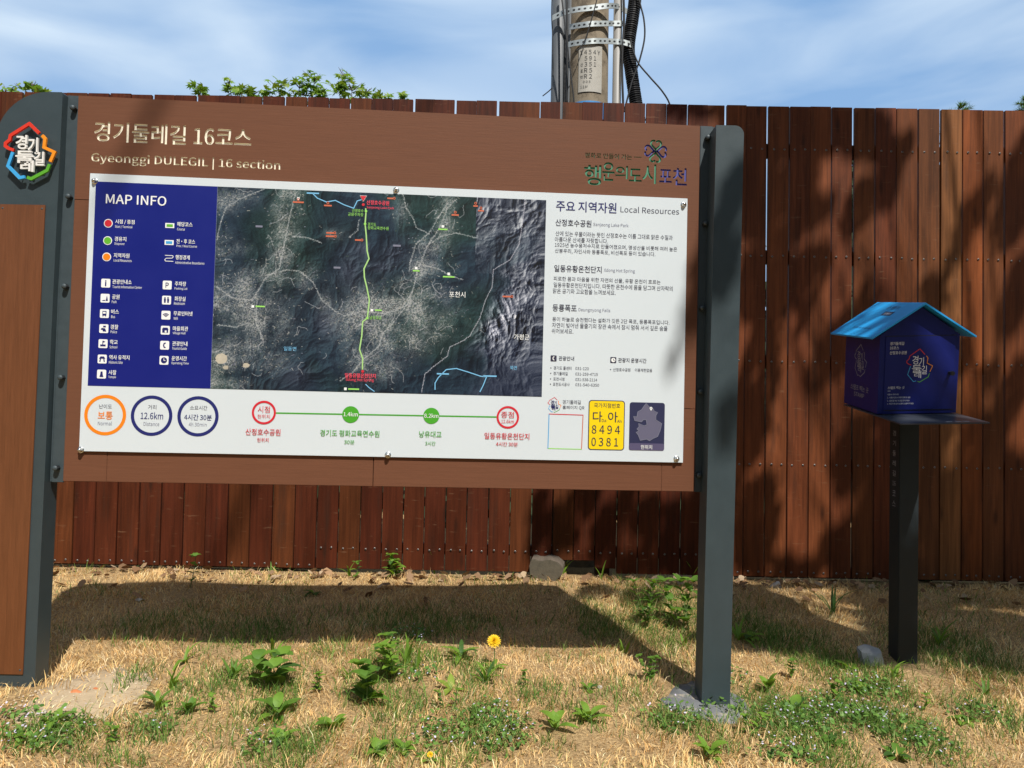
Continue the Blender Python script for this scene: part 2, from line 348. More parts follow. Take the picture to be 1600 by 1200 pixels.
def added_surroundings():
    """asphalt road and wooded slope added behind the viewpoint, out of view; they bound the light that reaches the fence"""
    m = mat('added_asphalt', (.055, .055, .055), .85, .2, 30, bump=.4, bscale=160)
    me = bpy.data.meshes.new('road'); me.from_pydata([(-80, -9, .012), (80, -9, .012), (80, .55, .012), (-80, .55, .012)], [], [(0, 1, 2, 3)]); me.materials.append(m)  # unseen dark asphalt, added to cut light bounced onto the fence
    o = bpy.data.objects.new('road', me); COL.objects.link(o); tag(o, kind='structure')
    r = np.random.RandomState(5); nx, nz = 120, 26; u = np.linspace(-60, 60, nx); t = np.linspace(0, 1, nz)  # unseen tree mass, added to block the low southern sky
    U, T_ = np.meshgrid(u, t); hz_ = 10.5 + 2.2 * np.sin(U * .21) + 1.6 * np.sin(U * .57 + 2)
    Z = T_ * hz_; Yv = -13 - 5.5 * T_ ** 1.5 - .012 * 0 * U; lump = .8 * np.sin(U * .9 + T_ * 5) * np.sin(T_ * 14 + U * .3) + .5 * r.randn(nz, nx)
    P = np.stack([U + .5 * r.randn(nz, nx), Yv + lump, np.maximum(Z + .4 * r.randn(nz, nx), -.3)], -1).reshape(-1, 3)
    idx = lambda i, j: j * nx + i
    me = bpy.data.meshes.new('added_woodland'); me.from_pydata(P.tolist(), [], [(idx(i + 1, j), idx(i, j), idx(i, j + 1), idx(i + 1, j + 1)) for j in range(nz - 1) for i in range(nx - 1)])
    me.materials.append(mat('added_woodland_green', (.035, .065, .022), .8, .4, 1.2)); o = bpy.data.objects.new('added_woodland', me); COL.objects.link(o); tag(o, kind='stuff')
added_surroundings()
def wooded_bank():
    # overgrown bank rising behind the fence, lower in the middle
    r = np.random.RandomState(15); u = np.linspace(-26, 26, 130); t = np.linspace(0, 1, 22); U, T_ = np.meshgrid(u, t)
    side = np.clip(np.maximum((U - 3.6) / 1.6, (-1.9 - U) / 1.6), 0, 1); top = 1.6 + 3.4 * side
    Z = T_ * top + .12 * r.randn(*U.shape) * (T_ > .02) - .05; Yv = 6.4 + 5.4 * T_ + .35 * r.randn(*U.shape)
    nx = len(u); idx = lambda i, j: j * nx + i
    vs = np.stack([U + .12 * r.randn(*U.shape), Yv, Z], -1).reshape(-1, 3).tolist(); fs = [(idx(i, j), idx(i + 1, j), idx(i + 1, j + 1), idx(i, j + 1)) for j in range(len(t) - 1) for i in range(nx - 1)]
    for _ in range(26000):                          # leaves over the bank, thickest along its crest
        i, j = r.randint(nx), min(21, int(22 * r.rand() ** .45)); p = np.array(vs[j * nx + i]) + r.randn(3) * (.2, .2, .10) + (0, 0, .10); e = r.randn(3) * .07; f = r.randn(3) * .05; k = len(vs)
        vs += [(p - e).tolist(), (p + f).tolist(), (p + e).tolist(), (p - f).tolist()]; fs.append((k, k + 1, k + 2, k + 3))
    me = bpy.data.meshes.new('overgrown_bank'); me.from_pydata(vs, [], fs)
    me.materials.append(mat('bank_undergrowth', (.024, .042, .014), .9, .5, 3.0)); o = bpy.data.objects.new('overgrown_bank', me); COL.objects.link(o); tag(o, kind='stuff')
wooded_bank()

# ------------------------------------------------------------------ information board
BS = 2.79 / 2.9
BC = Vector((-.4971041 * BS, 2.79, CAM_H + (1.55835541 - CAM_H) * BS))
BW, BH = 2.54230224 * BS, 1.54415791 * BS
BROT = Euler((R_(-.4097), R_(.3278), R_(3.51344)), 'XYZ')
BM = Matrix.Translation(BC) @ BROT.to_matrix().to_4x4(); BMI = BM.inverted()
_n = np.array(BROT.to_matrix() @ Vector((0, 1, 0)))
def B(px, py, off=0.0):                        # point on the board's face, board coordinates (x right, z up)
    d = ray(px, py); c = np.array(BC) + _n * off; o = np.array([0, 0, CAM_H])
    t = np.dot(c - o, _n) / np.dot(d, _n); q = BMI @ Vector(o + t * d); return (q.x, q.z)
PXM = BW / 978.0                                # metres per photo pixel on the board
sign_loc = Vector((-.5, 2.75, 0))
sign = empty('information_board', sign_loc, 'large brown and grey trail information board with a satellite map on white sheet', 'information board')
def on_board(o): o.parent = sign; o.matrix_local = Matrix.Translation(-sign_loc) @ BM; return o

# engraved header plank: the letters are cut 6 mm into the plank
def engraved_plank():
    mb = MB(); hw, hh = BW / 2, BH / 2; zl = B(120, 311)[1]; zr = B(1075, 638)[1]; xs = B(1040, 400)[0]
    outl = [(-hw, hh), (hw, hh), (hw, zr), (xs, zr), (xs, zl), (-hw, zl)]
    cuts = []
    def word(body, pl, pr, h, m, bold=.012):
        a = B(*pl); b = B(*pr); q, f = fit(body, a[0], b[0], (a[1] + b[1]) / 2, h * PXM, bold); cuts.append((q, f, m))
    word('경기둘레길 16코스', (147, 207), (393, 214), 31, CREAM)
    word('Gyeonggi DULEGIL | 16 section', (142.5, 249), (438, 258), 19.5, CREAM)
    word('평화로 만들어 가는', (914, 243), (987.5, 245), 9, LGREEN)
    for body, xa, xb, ya, yb, m in (('행', 913, 939.5, 257, 290, LGREEN), ('운', 941.5, 960, 253, 283, LGREEN), ('의', 961.5, 981, 258.5, 280, LGREEN), ('도', 983, 1002.5, 263, 284, LGREEN), ('시', 1004, 1025, 256, 287.5, LGREEN), ('포', 1030.5, 1049.5, 264, 285.5, LBLUE), ('천', 1051.5, 1073, 262, 290, LBLUE)):
        a = B(xa, ya); b = B(xb, yb); q, f = fit(body, a[0], b[0], (a[1] + b[1]) / 2, a[1] - b[1], .014); cuts.append((q, f, m))
    cuts.append((*[np.array(x) if i == 0 else x for i, x in enumerate(ribbon2d([B(990.5, 245.3), B(1002.5, 245.9)], 1.1 * PXM))], LGREEN))
    cx, cz = B(1024.5, 236.3)
    for k, m in ((0, LGREEN), (1, LBLUE), (2, LGREEN), (3, LBLUE)):      # four-leaf clover of open hearts
        pts = []
        for i in range(29):
            t = .32 + (2 * math.pi - .95) * i / 28
            hx = 16 * math.sin(t) ** 3; hz = 13 * math.cos(t) - 5 * math.cos(2 * t) - 2 * math.cos(3 * t) - math.cos(4 * t)
            hx, hz = hx * .52, (hz + 20.5) * .52
            a = -math.pi / 2 * k - .04
            pts.append((cx + (hx * math.cos(a) - hz * math.sin(a)) * PXM * 1.02, cz + (hx * math.sin(a) + hz * math.cos(a)) * PXM * 1.02))
        v, f = ribbon2d(pts, 3.0 * PXM); cuts.append((np.array(v), f, m))
    V = [Vector(p) for p in outl]; E = [(i, (i + 1) % 6) for i in range(6)]
    tris = []
    for q, f, m in cuts:
        k = len(V); V += [Vector(p) for p in q]; ed = {}
        for t in f:
            for i in range(len(t)): ed.setdefault(frozenset((t[i], t[(i + 1) % len(t)])), []).append((t[i], t[(i + 1) % len(t)]))
            for i in range(1, len(t) - 1): tris.append([q[t[0]], q[t[i]], q[t[i + 1]]])
        bd = [e[0] for e in ed.values() if len(e) == 1]
        E += [(k + a, k + b) for a, b in bd]
        D = .0042
        mb.add([(p[0], D, p[1]) for p in q], f, m)
        for a, b in bd: mb.add([(q[a][0], 0, q[a][1]), (q[b][0], 0, q[b][1]), (q[b][0], D, q[b][1]), (q[a][0], D, q[a][1])], [(0, 1, 2, 3)], m)
    rv, re, rf, *_ = delaunay_2d_cdt(V, E, [], 0, 1e-7)
    T = np.array(tris); P = np.array([[sum(rv[i][j] for i in t) / 3 for j in (0, 1)] for t in rf])
    inside = np.zeros(len(P), bool)
    for i, p in enumerate(P):
        a, b, c = T[:, 0], T[:, 1], T[:, 2]
        s1 = (b[:, 0] - a[:, 0]) * (p[1] - a[:, 1]) - (b[:, 1] - a[:, 1]) * (p[0] - a[:, 0])
        s2 = (c[:, 0] - b[:, 0]) * (p[1] - b[:, 1]) - (c[:, 1] - b[:, 1]) * (p[0] - b[:, 0])
        s3 = (a[:, 0] - c[:, 0]) * (p[1] - c[:, 1]) - (a[:, 1] - c[:, 1]) * (p[0] - c[:, 0])
        inside[i] = (((s1 >= 0) & (s2 >= 0) & (s3 >= 0)) | ((s1 <= 0) & (s2 <= 0) & (s3 <= 0))).any()
        if p[1] < zl and p[0] < xs: inside[i] = True
    mb.add([(p[0], 0, p[1]) for p in rv], [list(t) for t, q in zip(rf, inside) if not q], BROWN)
    o6 = outl; n = 6
    mb.add([(p[0], 0, p[1]) for p in o6] + [(p[0], .026, p[1]) for p in o6], [[i, (i + 1) % n, n + (i + 1) % n, n + i] for i in range(n)] + [list(range(n, 2 * n))], BROWN)
    return on_board(mb.build('header_plank'))
engraved_plank()
hw, hh = BW / 2, BH / 2
zl = B(120, 311)[1]; zr = B(1075, 638)[1]; xs = B(1040, 400)[0]; zb_ = B(600, 722)[1]; xs1 = B(583, 740)[0]
g_ = .0012
mb = MB(); mb.box(-hw, -hw + .16, .0004, .026, -hh, zl - g_, BROWN, .0015); on_board(mb.build('left_stile'))
mb = MB(); mb.box(xs, hw, .0004, .026, -hh, zr - g_, BROWN, .0015); on_board(mb.build('right_stile'))
mb = MB(); mb.box(-hw + .16 + g_ * .3, xs1 - g_, .0006, .026, -hh, zb_ + .05, BROWN, .0015); on_board(mb.build('bottom_plank'))
mb = MB(); mb.box(xs1 + g_, xs - g_ * .3, .0002, .026, -hh, zb_ + .05, BROWN, .0015); on_board(mb.build('bottom_plank'))
mb = MB(); mb.box(-hw + .01, hw - .01, .0275, .05, -hh + .01, hh - .01, DARKWOOD); on_board(mb.build('backing_panel'))

# printed sheet ------------------------------------------------------
SY = -.010                                       # front of the sheet, in front of the planks
c4 = [B(*p, off=SY) for p in ((141.5, 271), (1077, 310), (1064.5, 722), (122.5, 706))]
sx0 = (c4[0][0] + c4[3][0]) / 2; sx1 = (c4[1][0] + c4[2][0]) / 2; sz1 = (c4[0][1] + c4[1][1]) / 2; sz0 = (c4[2][1] + c4[3][1]) / 2
mb = MB(); mb.box(sx0, sx1, SY, -.0008, sz0, sz1, WHITE, .0008)
sheet = on_board(mb.build('print_sheet'))
Y1, Y2, Y3, Y4 = SY - .0007, SY - .0014, SY - .0021, SY - .0028
def S(px, py): return B(px, py, SY)
def quad(mb, pts, y, m): mb.poly([S(*p) for p in pts], y, m)
def T(mb, body, xl, xr, yl, h, y, m, bold=0., yr=None):
    a = S(xl, yl); b = S(xr, yl + (xr - xl) * .034 if yr is None else yr)
    lettering(mb, body, a[0], b[0], (a[1] + b[1]) / 2, h * PXM, y, m, bold)
def rect(mb, cx, cy, wpx, hpx, y, m, r=0.):
    a = S(cx, cy); p = rrect(a[0] - wpx * PXM / 2, a[0] + wpx * PXM / 2, a[1] - hpx * PXM / 2, a[1] + hpx * PXM / 2, max(r, .05) * PXM); mb.poly(p, y, m)
def disc(mb, cx, cy, r, y, m): a = S(cx, cy); mb.poly(ring_pts(a[0], a[1], r * PXM, 32), y, m)
def rng(mb, cx, cy, r0, r1, y, m): a = S(cx, cy); ring(mb, a[0], a[1], r0 * PXM, r1 * PXM, y, m)
def ln(mb, pts, wpx, y, m): stroke(mb, [S(*p) for p in pts], wpx * PXM, y, m)
def shp(mb, cx, cy, pts, y, m):                  # small icon shape, offsets in pixels, y down
    a = S(cx, cy); mb.poly([(a[0] + p[0] * PXM, a[1] - p[1] * PXM) for p in pts], y, m)
def child(mb, name): return mb.build(name, sheet)

# legend
tl, tr_, br_, bl_ = S(151, 284), S(338, 291), S(331, 607), S(136, 603)
lx0, lx1, lz0, lz1 = (tl[0] + bl_[0]) / 2, (tr_[0] + br_[0]) / 2, (bl_[1] + br_[1]) / 2, (tl[1] + tr_[1]) / 2
mb = MB(); mb.poly([(lx0, lz0), (lx1, lz0), (lx1, lz1), (lx0, lz1)], Y1, NAVY)
T(mb, 'MAP INFO', 166, 260, 311, 14.5, Y2, I_W, .022)
for (cx, cy), c in zip(((169.5, 349), (168.5, 376), (167, 401.5)), (I_RED, I_GRN, I_ORG)):
    disc(mb, cx, cy, 6.6, Y2, I_W); disc(mb, cx, cy, 5.4, Y3, c)
for (cx, cy), c in zip(((265.5, 352.5), (264.5, 379)), (I_GRN, I_SKY)):
    rect(mb, cx, cy, 13.5, 7.5, Y2, I_W); rect(mb, cx, cy, 9.5, 4, Y3, c)
ln(mb, [(258, 399), (270, 399.5), (271, 401.5), (269, 403.5), (260, 403.5), (257.5, 406), (259, 408), (271, 408.5)], .9, Y2, I_W)
for t_, xl, xr, y_, h_, b_ in (('시점 / 종점', 180.5, 210.5, 346.5, 7.2, .02), ('Start / Terminal', 180, 207, 354.3, 4.8, 0), ('경유지', 179.5, 197.5, 373.3, 7, .02), ('Stopover', 179, 195, 381.2, 4.6, 0), ('지역자원', 178, 202.5, 399, 7, .02), ('Local Resources', 178, 206, 406.5, 4.2, 0),
        ('해당코스', 277, 301, 350.3, 7, .02), ('Course', 277, 289, 358, 4, 0), ('전·후 코스', 276, 305, 377, 7, .02), ('Prev / Next Course', 276, 308, 384.5, 4.6, 0), ('행정경계', 274.5, 296.5, 402, 7, .02), ('Administrative Boundaries', 274, 319.5, 410, 4.2, 0),
        ('관광안내소', 176, 206, 440, 7, .02), ('Tourist Information Center', 176, 222, 447.8, 4.2, 0), ('공원', 175.5, 187, 463.7, 7, .02), ('Park', 175, 182.5, 471.4, 4.2, 0), ('버스', 174, 186, 486.8, 7, .02), ('Bus', 174, 180, 494.8, 4.2, 0), ('경찰', 173, 185, 510.7, 7, .02), ('Police', 173, 183, 518.3, 4.2, 0),
        ('학교', 172, 184, 534.3, 7, .02), ('School', 171.5, 183.5, 542, 4.2, 0), ('역사 유적지', 171, 202.5, 558, 7, .02), ('Historic Site', 170.5, 192, 565.8, 4.2, 0), ('사찰', 170, 182, 581.7, 7, .02), ('Temple', 169.5, 181.5, 589.2, 4.6, 0),
        ('주차장', 273.5, 291, 443.3, 7, .02), ('Parking Lot', 273, 293, 451, 4.8, 0), ('화장실', 273, 290, 466.7, 7, .02), ('Restroom', 272, 289, 474, 4.2, 0), ('무료인터넷', 271.5, 301, 489.6, 7, .02), ('Wifi', 271.5, 278, 497.3, 4.2, 0), ('마을회관', 270.5, 294, 513.2, 7, .02), ('Village Hall', 270, 290, 520.6, 4.8, 0),
        ('관광안내', 269.5, 293, 536.7, 7, .02), ('Tourist Guide', 269, 292, 544, 4.2, 0), ('운영시간', 268.5, 292, 559.7, 7, .02), ('Operating Time', 268, 295, 567.5, 4.8, 0)):
    T(mb, t_, xl, xr, y_, h_, Y2, I_W, b_)
C1 = [(165.5, 442.5), (164.5, 466), (163.5, 490), (162.5, 513.5), (161.3, 537), (160, 561), (159, 584.5)]
C2 = [(261.5, 445.5), (260.5, 469), (259.5, 492.5), (258.5, 516), (257.5, 539.5), (256.5, 563)]
for c in C1 + C2: rect(mb, *c, 13.4, 13.4, Y2, I_W, 1.8)
T(mb, 'i', C1[0][0] - 1, C1[0][0] + 1.2, C1[0][1], 8.5, Y3, I_DB, .03)
a = C1[1]; shp(mb, *a, [(1, 4), (4.5, 4), (2.8, -4.5)], Y3, I_DB); shp(mb, *a, [(-5, 4), (-1, 2.4), (1, 4)], Y3, I_DB)
a = C1[2]; shp(mb, *a, [(-3, -4), (3, -4), (3, 3), (-3, 3)], Y3, I_DB); shp(mb, *a, [(-2, -2.6), (2, -2.6), (2, .2), (-2, .2)], Y4, I_W); shp(mb, *a, [(-2.6, 3), (-1.4, 3), (-1.4, 4.4), (-2.6, 4.4)], Y3, I_DB); shp(mb, *a, [(1.4, 3), (2.6, 3), (2.6, 4.4), (1.4, 4.4)], Y3, I_DB)
a = C1[3]; shp(mb, *a, [(-1, -4.5), (3, -4.5), (3, -2), (-1, -2)], Y3, I_DB); shp(mb, *a, [(-3, -1), (2, -.5), (4, 4.3), (-1, 4.3)], Y3, I_DB); shp(mb, *a, [(-4.6, 1), (-3, -1), (-1, .6), (-3, 2.2)], Y3, I_DB)
a = C1[4]; shp(mb, *a, [(-4, 4), (4, 4), (4, 1.2), (-4, 1.2)], Y3, I_DB); shp(mb, *a, [(-.9, 1), (.2, 1), (.2, -4.5), (-.9, -4.5)], Y3, I_DB); shp(mb, *a, [(.3, -4.5), (3.5, -3), (.3, -1.6)], Y3, I_DB)
a = C1[5]; shp(mb, *a, [(-4.6, -.6), (-2.6, -4), (2.6, -4), (4.6, -.6)], Y3, I_DB); shp(mb, *a, [(-3.4, -.6), (-1.6, -.6), (-2.4, 4.2), (-4.2, 4.2)], Y3, I_DB); shp(mb, *a, [(1.6, -.6), (3.4, -.6), (4.2, 4.2), (2.4, 4.2)], Y3, I_DB)
a = C1[6]; shp(mb, *a, [(-3, 4.4), (3, 4.4), (2, 1), (1.4, -4), (-1.4, -4), (-2, 1)], Y3, I_DB)
T(mb, 'P', C2[0][0] - 2.4, C2[0][0] + 2.4, C2[0][1], 7.6, Y3, I_DB, .02)
a = C2[1]
for s_ in (-2.4, 2.4): shp(mb, *a, [(s_ - 1.2, 4), (s_ + 1.2, 4), (s_ + 1.6, -1.8), (s_ - 1.6, -1.8)], Y3, I_DB); disc(mb, a[0] + s_, a[1] - 3.4, 1.2, Y3, I_DB)
a = S(*C2[2])
for r_ in (1.6, 3.6, 5.6):
    stroke(mb, [(a[0] + r_ * PXM * math.sin(R_(q)), a[1] - 3.2 * PXM + r_ * PXM * math.cos(R_(q))) for q in range(-50, 51, 10)], 1.1 * PXM, Y3, I_DB)
a = C2[3]; shp(mb, *a, [(-5, -1), (-3.4, -4), (3.4, -4), (5, -1)], Y3, I_DB); shp(mb, *a, [(-4.4, -1), (4.4, -1), (4.4, 3.8), (-4.4, 3.8)], Y3, I_DB); shp(mb, *a, [(-.5, .4), (2.2, .4), (2.2, 3.8), (-.5, 3.8)], Y4, I_W)
def handset(mb, a, k, m):
    stroke(mb, [(a[0] + k * x * PXM, a[1] + k * z * PXM) for x, z in ((1.6, 3.6), (-.6, 2.9), (-1.6, 0), (-.6, -2.9), (1.6, -3.6))], k * 1.7 * PXM, Y3, m)
handset(mb, S(*C2[4]), 1, I_DB)
a = C2[5]; disc(mb, *a, 4.6, Y3, I_DB); ln(mb, [(a[0], a[1] - 3), (a[0], a[1]), (a[0] + 2.6, a[1] + .6)], .9, Y4, I_W)
child(mb, 'map_legend')

# satellite map: a printed raster
def zp(X, Y): return (300 + X / 2.857, 280 + Y / 2.857)
mt = [S(338.6, 291), S(855, 311), S(845, 617), S(331, 607)]
mx0, mx1 = lx1 + .0004, (mt[1][0] + mt[2][0]) / 2; mz1 = lz1; mz0 = lz0
def satellite():
    W, H = 560, 330
    rs = np.random.RandomState(3)
    def vn(nx, ny, ox=0, oy=0):
        g = rs.rand(ny + 2, nx + 2); x = np.linspace(0, nx, W); y = np.linspace(0, ny, H)
        xi = x.astype(int).clip(0, nx - 1); yi = y.astype(int).clip(0, ny - 1); fx = x - xi; fy = y - yi
        fx = fx * fx * (3 - 2 * fx); fy = fy * fy * (3 - 2 * fy)
        A = g[yi][:, xi]; Bq = g[yi][:, xi + 1]; Cq = g[yi + 1][:, xi]; D = g[yi + 1][:, xi + 1]
        return (A * (1 - fx) + Bq * fx) * (1 - fy)[:, None] + (Cq * (1 - fx) + D * fx) * fy[:, None]
    def fbm(n, o=5): return sum(vn(int(n * 1.7 * 2 ** k), n * 2 ** k) * .5 ** k for k in range(o)) / 1.95
    def ridge(n, o=5): return sum((1 - np.abs(2 * vn(int(n * 1.7 * 2 ** k), n * 2 ** k) - 1)) ** 1.6 * .55 ** k for k in range(o)) / 2.1
    yy, xx = np.mgrid[0:H, 0:W]
    def uv(px, py):
        q = S(px, py); return ((q[0] - mx0) / (mx1 - mx0) * W, (mz1 - q[1]) / (mz1 - mz0) * H)
    def warp(A, k):                               # bend a height field so that its ridges wander
        ox = ((fbm(3, 4) - .5) * k).astype(int); oy = ((fbm(3, 4) - .5) * k).astype(int)
        return A[(yy + oy).clip(0, H - 1), (xx + ox).clip(0, W - 1)]
    def slope(A, a=.8, b=.6):
        q = np.gradient(A, axis=1) * a + np.gradient(A, axis=0) * b; return np.clip(q / (q.std() * 1.6), -1.3, 1.3)
    h = warp(ridge(6, 5), 90); rel = slope(h)
    f = fbm(4); f2 = fbm(14, 4); f3 = fbm(3, 4)
    img = np.zeros((H, W, 3))
    green = np.clip((f3 - .42) * 4, 0, 1)[..., None]
    forest = (np.array([25, 40, 54.]) * (1 - green) + np.array([22, 45, 44.]) * green) * (.72 + .5 * f[..., None]) + rel[..., None] * np.array([11, 15, 15.])
    img[:] = forest + (f2[..., None] - .5) * 22
    # grey ridges on the right, beyond the boundary
    bnd = np.array([uv(*zp(*p)) for p in ((1490, 60), (1478, 180), (1460, 290), (1420, 360), (1345, 405), (1340, 480), (1310, 540), (1285, 620), (1240, 700), (1215, 760), (1250, 800), (1230, 960))])
    bx = np.interp(yy[:, 0], bnd[:, 1], bnd[:, 0])
    m_ = np.clip((xx - bx[:, None] + 40 * (f2 - .5)) / 30, 0, 1)
    top = np.array(uv(*zp(1268, 200))); m_ = np.maximum(m_, ((xx > top[0]) & (yy < uv(*zp(1300, 420))[1])) * np.clip(1.25 - yy / 140, 0, 1))
    h2 = warp(ridge(11, 3), 110); r2 = .75 * slope(h2, .9, .5) + .5 * slope(warp(ridge(12, 6), 80), .9, .5)
    hillc = np.array([70, 76, 90.]) + (r2 * 74)[..., None] * np.array([1.02, 1.0, .92]) + (h2[..., None] - h2.mean()) * 110
    fade = np.clip(1.1 - (yy - H * .55) / (H * .5), .30, 1)[..., None]
    img = img * (1 - m_[..., None]) + m_[..., None] * (hillc * fade + (1 - fade) * np.array([36, 44, 64.]))
    brt = np.exp(-((xx - bx[:, None] - 30) / 34) ** 2) * np.clip((yy - H * .36) / 60, 0, 1) * np.clip((H * .80 - yy) / 40, 0, 1)
    img += (brt * (24 + 34 * r2))[..., None] * np.array([1, .97, 1.05])
    # bare ridges in the middle
    for cX, cY, rx, ry in ((700, 400, 60, 90), (900, 330, 70, 50), (840, 390, 60, 25), (760, 310, 40, 40), (590, 640, 60, 70), (470, 880, 90, 60)):
        c = uv(*zp(cX, cY)); g = np.exp(-((xx - c[0]) / (rx * .36)) ** 2 - ((yy - c[1]) / (ry * .36)) ** 2)[..., None]
        img = img * (1 - .6 * g) + .6 * g * (np.array([62, 66, 82.]) + (rel * 34)[..., None])
    # valleys with fields and houses: speckle along paths
    dens = np.zeros((H, W))
    def blob(X, Y, rx, ry, a):
        c = uv(*zp(X, Y)); np.maximum(dens, a * np.exp(-(((xx - c[0]) / (rx * .37)) ** 2 + ((yy - c[1]) / (ry * .37)) ** 2)), out=dens)
    for b in ((440, 70, 60, 45, .9), (430, 150, 65, 70, .9), (415, 240, 60, 60, .9), (395, 330, 55, 70, .9), (350, 440, 90, 60, .9), (250, 520, 150, 110, .95), (160, 560, 110, 140, .85), (300, 640, 130, 110, .95), (240, 740, 160, 90, .7), (330, 800, 110, 60, .55), (140, 820, 80, 90, .9), (130, 910, 120, 40, .85), (150, 100, 80, 50, .6), (200, 70, 90, 40, .6), (130, 300, 50, 60, .6),
              (190, 310, 90, 40, .45), (510, 440, 60, 50, .7), (590, 540, 40, 60, .55), (740, 620, 110, 90, 1), (830, 560, 150, 80, 1), (960, 540, 160, 80, 1), (1050, 520, 110, 60, .9), (830, 690, 160, 90, .95), (930, 720, 120, 70, .8), (1040, 620, 150, 80, .85), (780, 800, 90, 90, .8), (850, 840, 80, 60, .7), (1020, 420, 60, 90, .9), (1060, 390, 90, 40, .7), (1080, 300, 80, 50, .8), (1120, 200, 50, 80, .85), (1140, 120, 40, 60, .75), (940, 130, 40, 70, .6), (620, 245, 60, 25, .5), (1100, 690, 60, 60, .5)):
        blob(*b)
    dens *= np.clip(.35 + 1.9 * (f2 - .2), .2, 1.25)
    hf = rs.rand(H, W); hf = np.clip((hf + np.roll(hf, 1, 1) + np.roll(hf, 1, 0)) / 3 * 1.9 - .45, 0, 1)[..., None]
    soft = np.clip(dens * 1.15, 0, 1)[..., None] * (.24 + .72 * hf); img = img * (1 - soft) + soft * np.array([168, 170, 168.])
    for _ in range(30000):                        # fields and roofs
        i, j = rs.randint(H), rs.randint(W)
        if rs.rand() < dens[i, j] * .40:
            c = np.array([(150, 150, 144), (178, 174, 162), (112, 114, 112), (74, 92, 72), (140, 143, 160), (196, 194, 188), (40, 56, 58), (44, 60, 62)][rs.randint(8)], float) * rs.uniform(.7, 1.05)
            L_ = rs.randint(1, 6); an = rs.rand() * 3.14
            for q in range(L_):
                y_, x_ = int(i + q * math.sin(an)), int(j + q * math.cos(an))
                if 0 <= y_ < H and 0 <= x_ < W: img[y_, x_:x_ + 1 + (L_ < 3)] = .35 * img[y_, x_:x_ + 1 + (L_ < 3)] + .65 * c
    def line(pts, wd, c, a=.85, jit=0.):
        P = [np.array(uv(*zp(*p))) for p in pts]
        for p, q in zip(P[:-1], P[1:]):
            n = int(np.hypot(*(q - p)) * 2) + 1
            for t in np.linspace(0, 1, n):
                s = p + (q - p) * t + (rs.randn(2) * jit)
                i0, i1 = int(s[1] - wd / 2 + .5), int(s[1] + wd / 2 + .5); j0, j1 = int(s[0] - wd / 2 + .5), int(s[0] + wd / 2 + .5)
                i1 = max(i1, i0 + 1); j1 = max(j1, j0 + 1)
                if 0 <= i0 < H and 0 <= j0 < W: img[i0:i1, j0:j1] = (1 - a) * img[i0:i1, j0:j1] + a * np.array(c, float)
    def walk(X, Y, n, c, a):
        an = rs.rand() * 6.28; pts = [(X, Y)]
        for _ in range(n): an += rs.randn() * .55; X += 11 * math.cos(an); Y += 11 * math.sin(an); pts.append((X, Y))
        line(pts, 1, c, a)
    for _ in range(420):
        i, j = rs.randint(H), rs.randint(W)
        if rs.rand() < dens[i, j] * 1.3: walk(100 + j * 2.65, 40 + i * 2.75, rs.randint(3, 8), (172, 173, 176), .36)
    road = (176, 178, 178)
    for pts in (((110, 270), (130, 190), (150, 130), (210, 90), (320, 45)), ((110, 480), (180, 530), (270, 540), (330, 440), (390, 400), (410, 300), (430, 200), (460, 70)), ((330, 430), (420, 405), (480, 410), (540, 460), (580, 540), (640, 590), (680, 610), (760, 590), (860, 600), (940, 570), (985, 500), (1010, 400), (1050, 300), (1110, 210), (1140, 130), (1180, 90)),
                ((970, 410), (975, 370), (1000, 290), (1060, 240), (1100, 170), (1140, 110)), ((450, 255), (520, 262), (580, 285)), ((290, 545), (285, 640), (320, 720)), ((985, 500), (960, 560), (900, 640), (850, 690), (830, 760)), ((940, 60), (955, 130), (985, 170), (1000, 215), (1060, 245)), ((1060, 290), (1110, 255), (1180, 240), (1270, 262)), ((110, 650), (200, 660), (250, 640)), ((700, 260), (740, 230), (745, 180)), ((660, 900), (720, 860), (770, 800), (840, 740)), ((1010, 380), (1100, 400), (1150, 430), (1210, 450))):
        line(pts, 1.3, road, .42, .6)
    line([(1490, 60), (1478, 180), (1460, 290), (1420, 360), (1345, 405), (1340, 480), (1310, 540), (1285, 620), (1240, 700), (1215, 718), (1150, 750), (1140, 790), (1080, 835), (1040, 870), (1025, 950)], 1.0, (190, 188, 198), .55, .3)
    for X, Y, rx, ry in ((130, 800, 40, 35), (240, 830, 26, 16), (150, 840, 22, 16)):      # quarries
        c = uv(*zp(X, Y)); g = (np.exp(-((xx - c[0]) / (rx * .3)) ** 2 - ((yy - c[1]) / (ry * .3)) ** 2) * (f2 + .5) > .55)
        img[g] = np.array([190, 182, 164]) * (.75 + .4 * f2[g][:, None])
    img = np.clip(img + rs.randn(H, W, 1) * 3, 6, 235) / 255
    l_ = np.where(img <= .04045, img / 12.92, ((img + .055) / 1.055) ** 2.4)
    xs_ = np.linspace(mx0, mx1, W + 1); zs_ = np.linspace(mz1, mz0, H + 1)
    XX, ZZ = np.meshgrid(xs_, zs_); v = np.stack([XX, np.full_like(XX, Y1), ZZ], -1).reshape(-1, 3)
    jj, ii = np.meshgrid(np.arange(W), np.arange(H)); a = ii * (W + 1) + jj
    fq = np.stack([a, a + W + 1, a + W + 2, a + 1], -1).reshape(-1, 4)
    cols = np.repeat(np.concatenate([l_.reshape(-1, 3), np.ones((H * W, 1))], 1), 4, axis=0)
    me = bpy.data.meshes.new('satellite_map'); me.vertices.add(len(v)); me.vertices.foreach_set('co', v.ravel())
    me.loops.add(fq.size); me.loops.foreach_set('vertex_index', fq.ravel().astype(np.int32)); me.polygons.add(len(fq)); me.polygons.foreach_set('loop_start', np.arange(0, fq.size, 4, dtype=np.int32)); me.update(calc_edges=True)
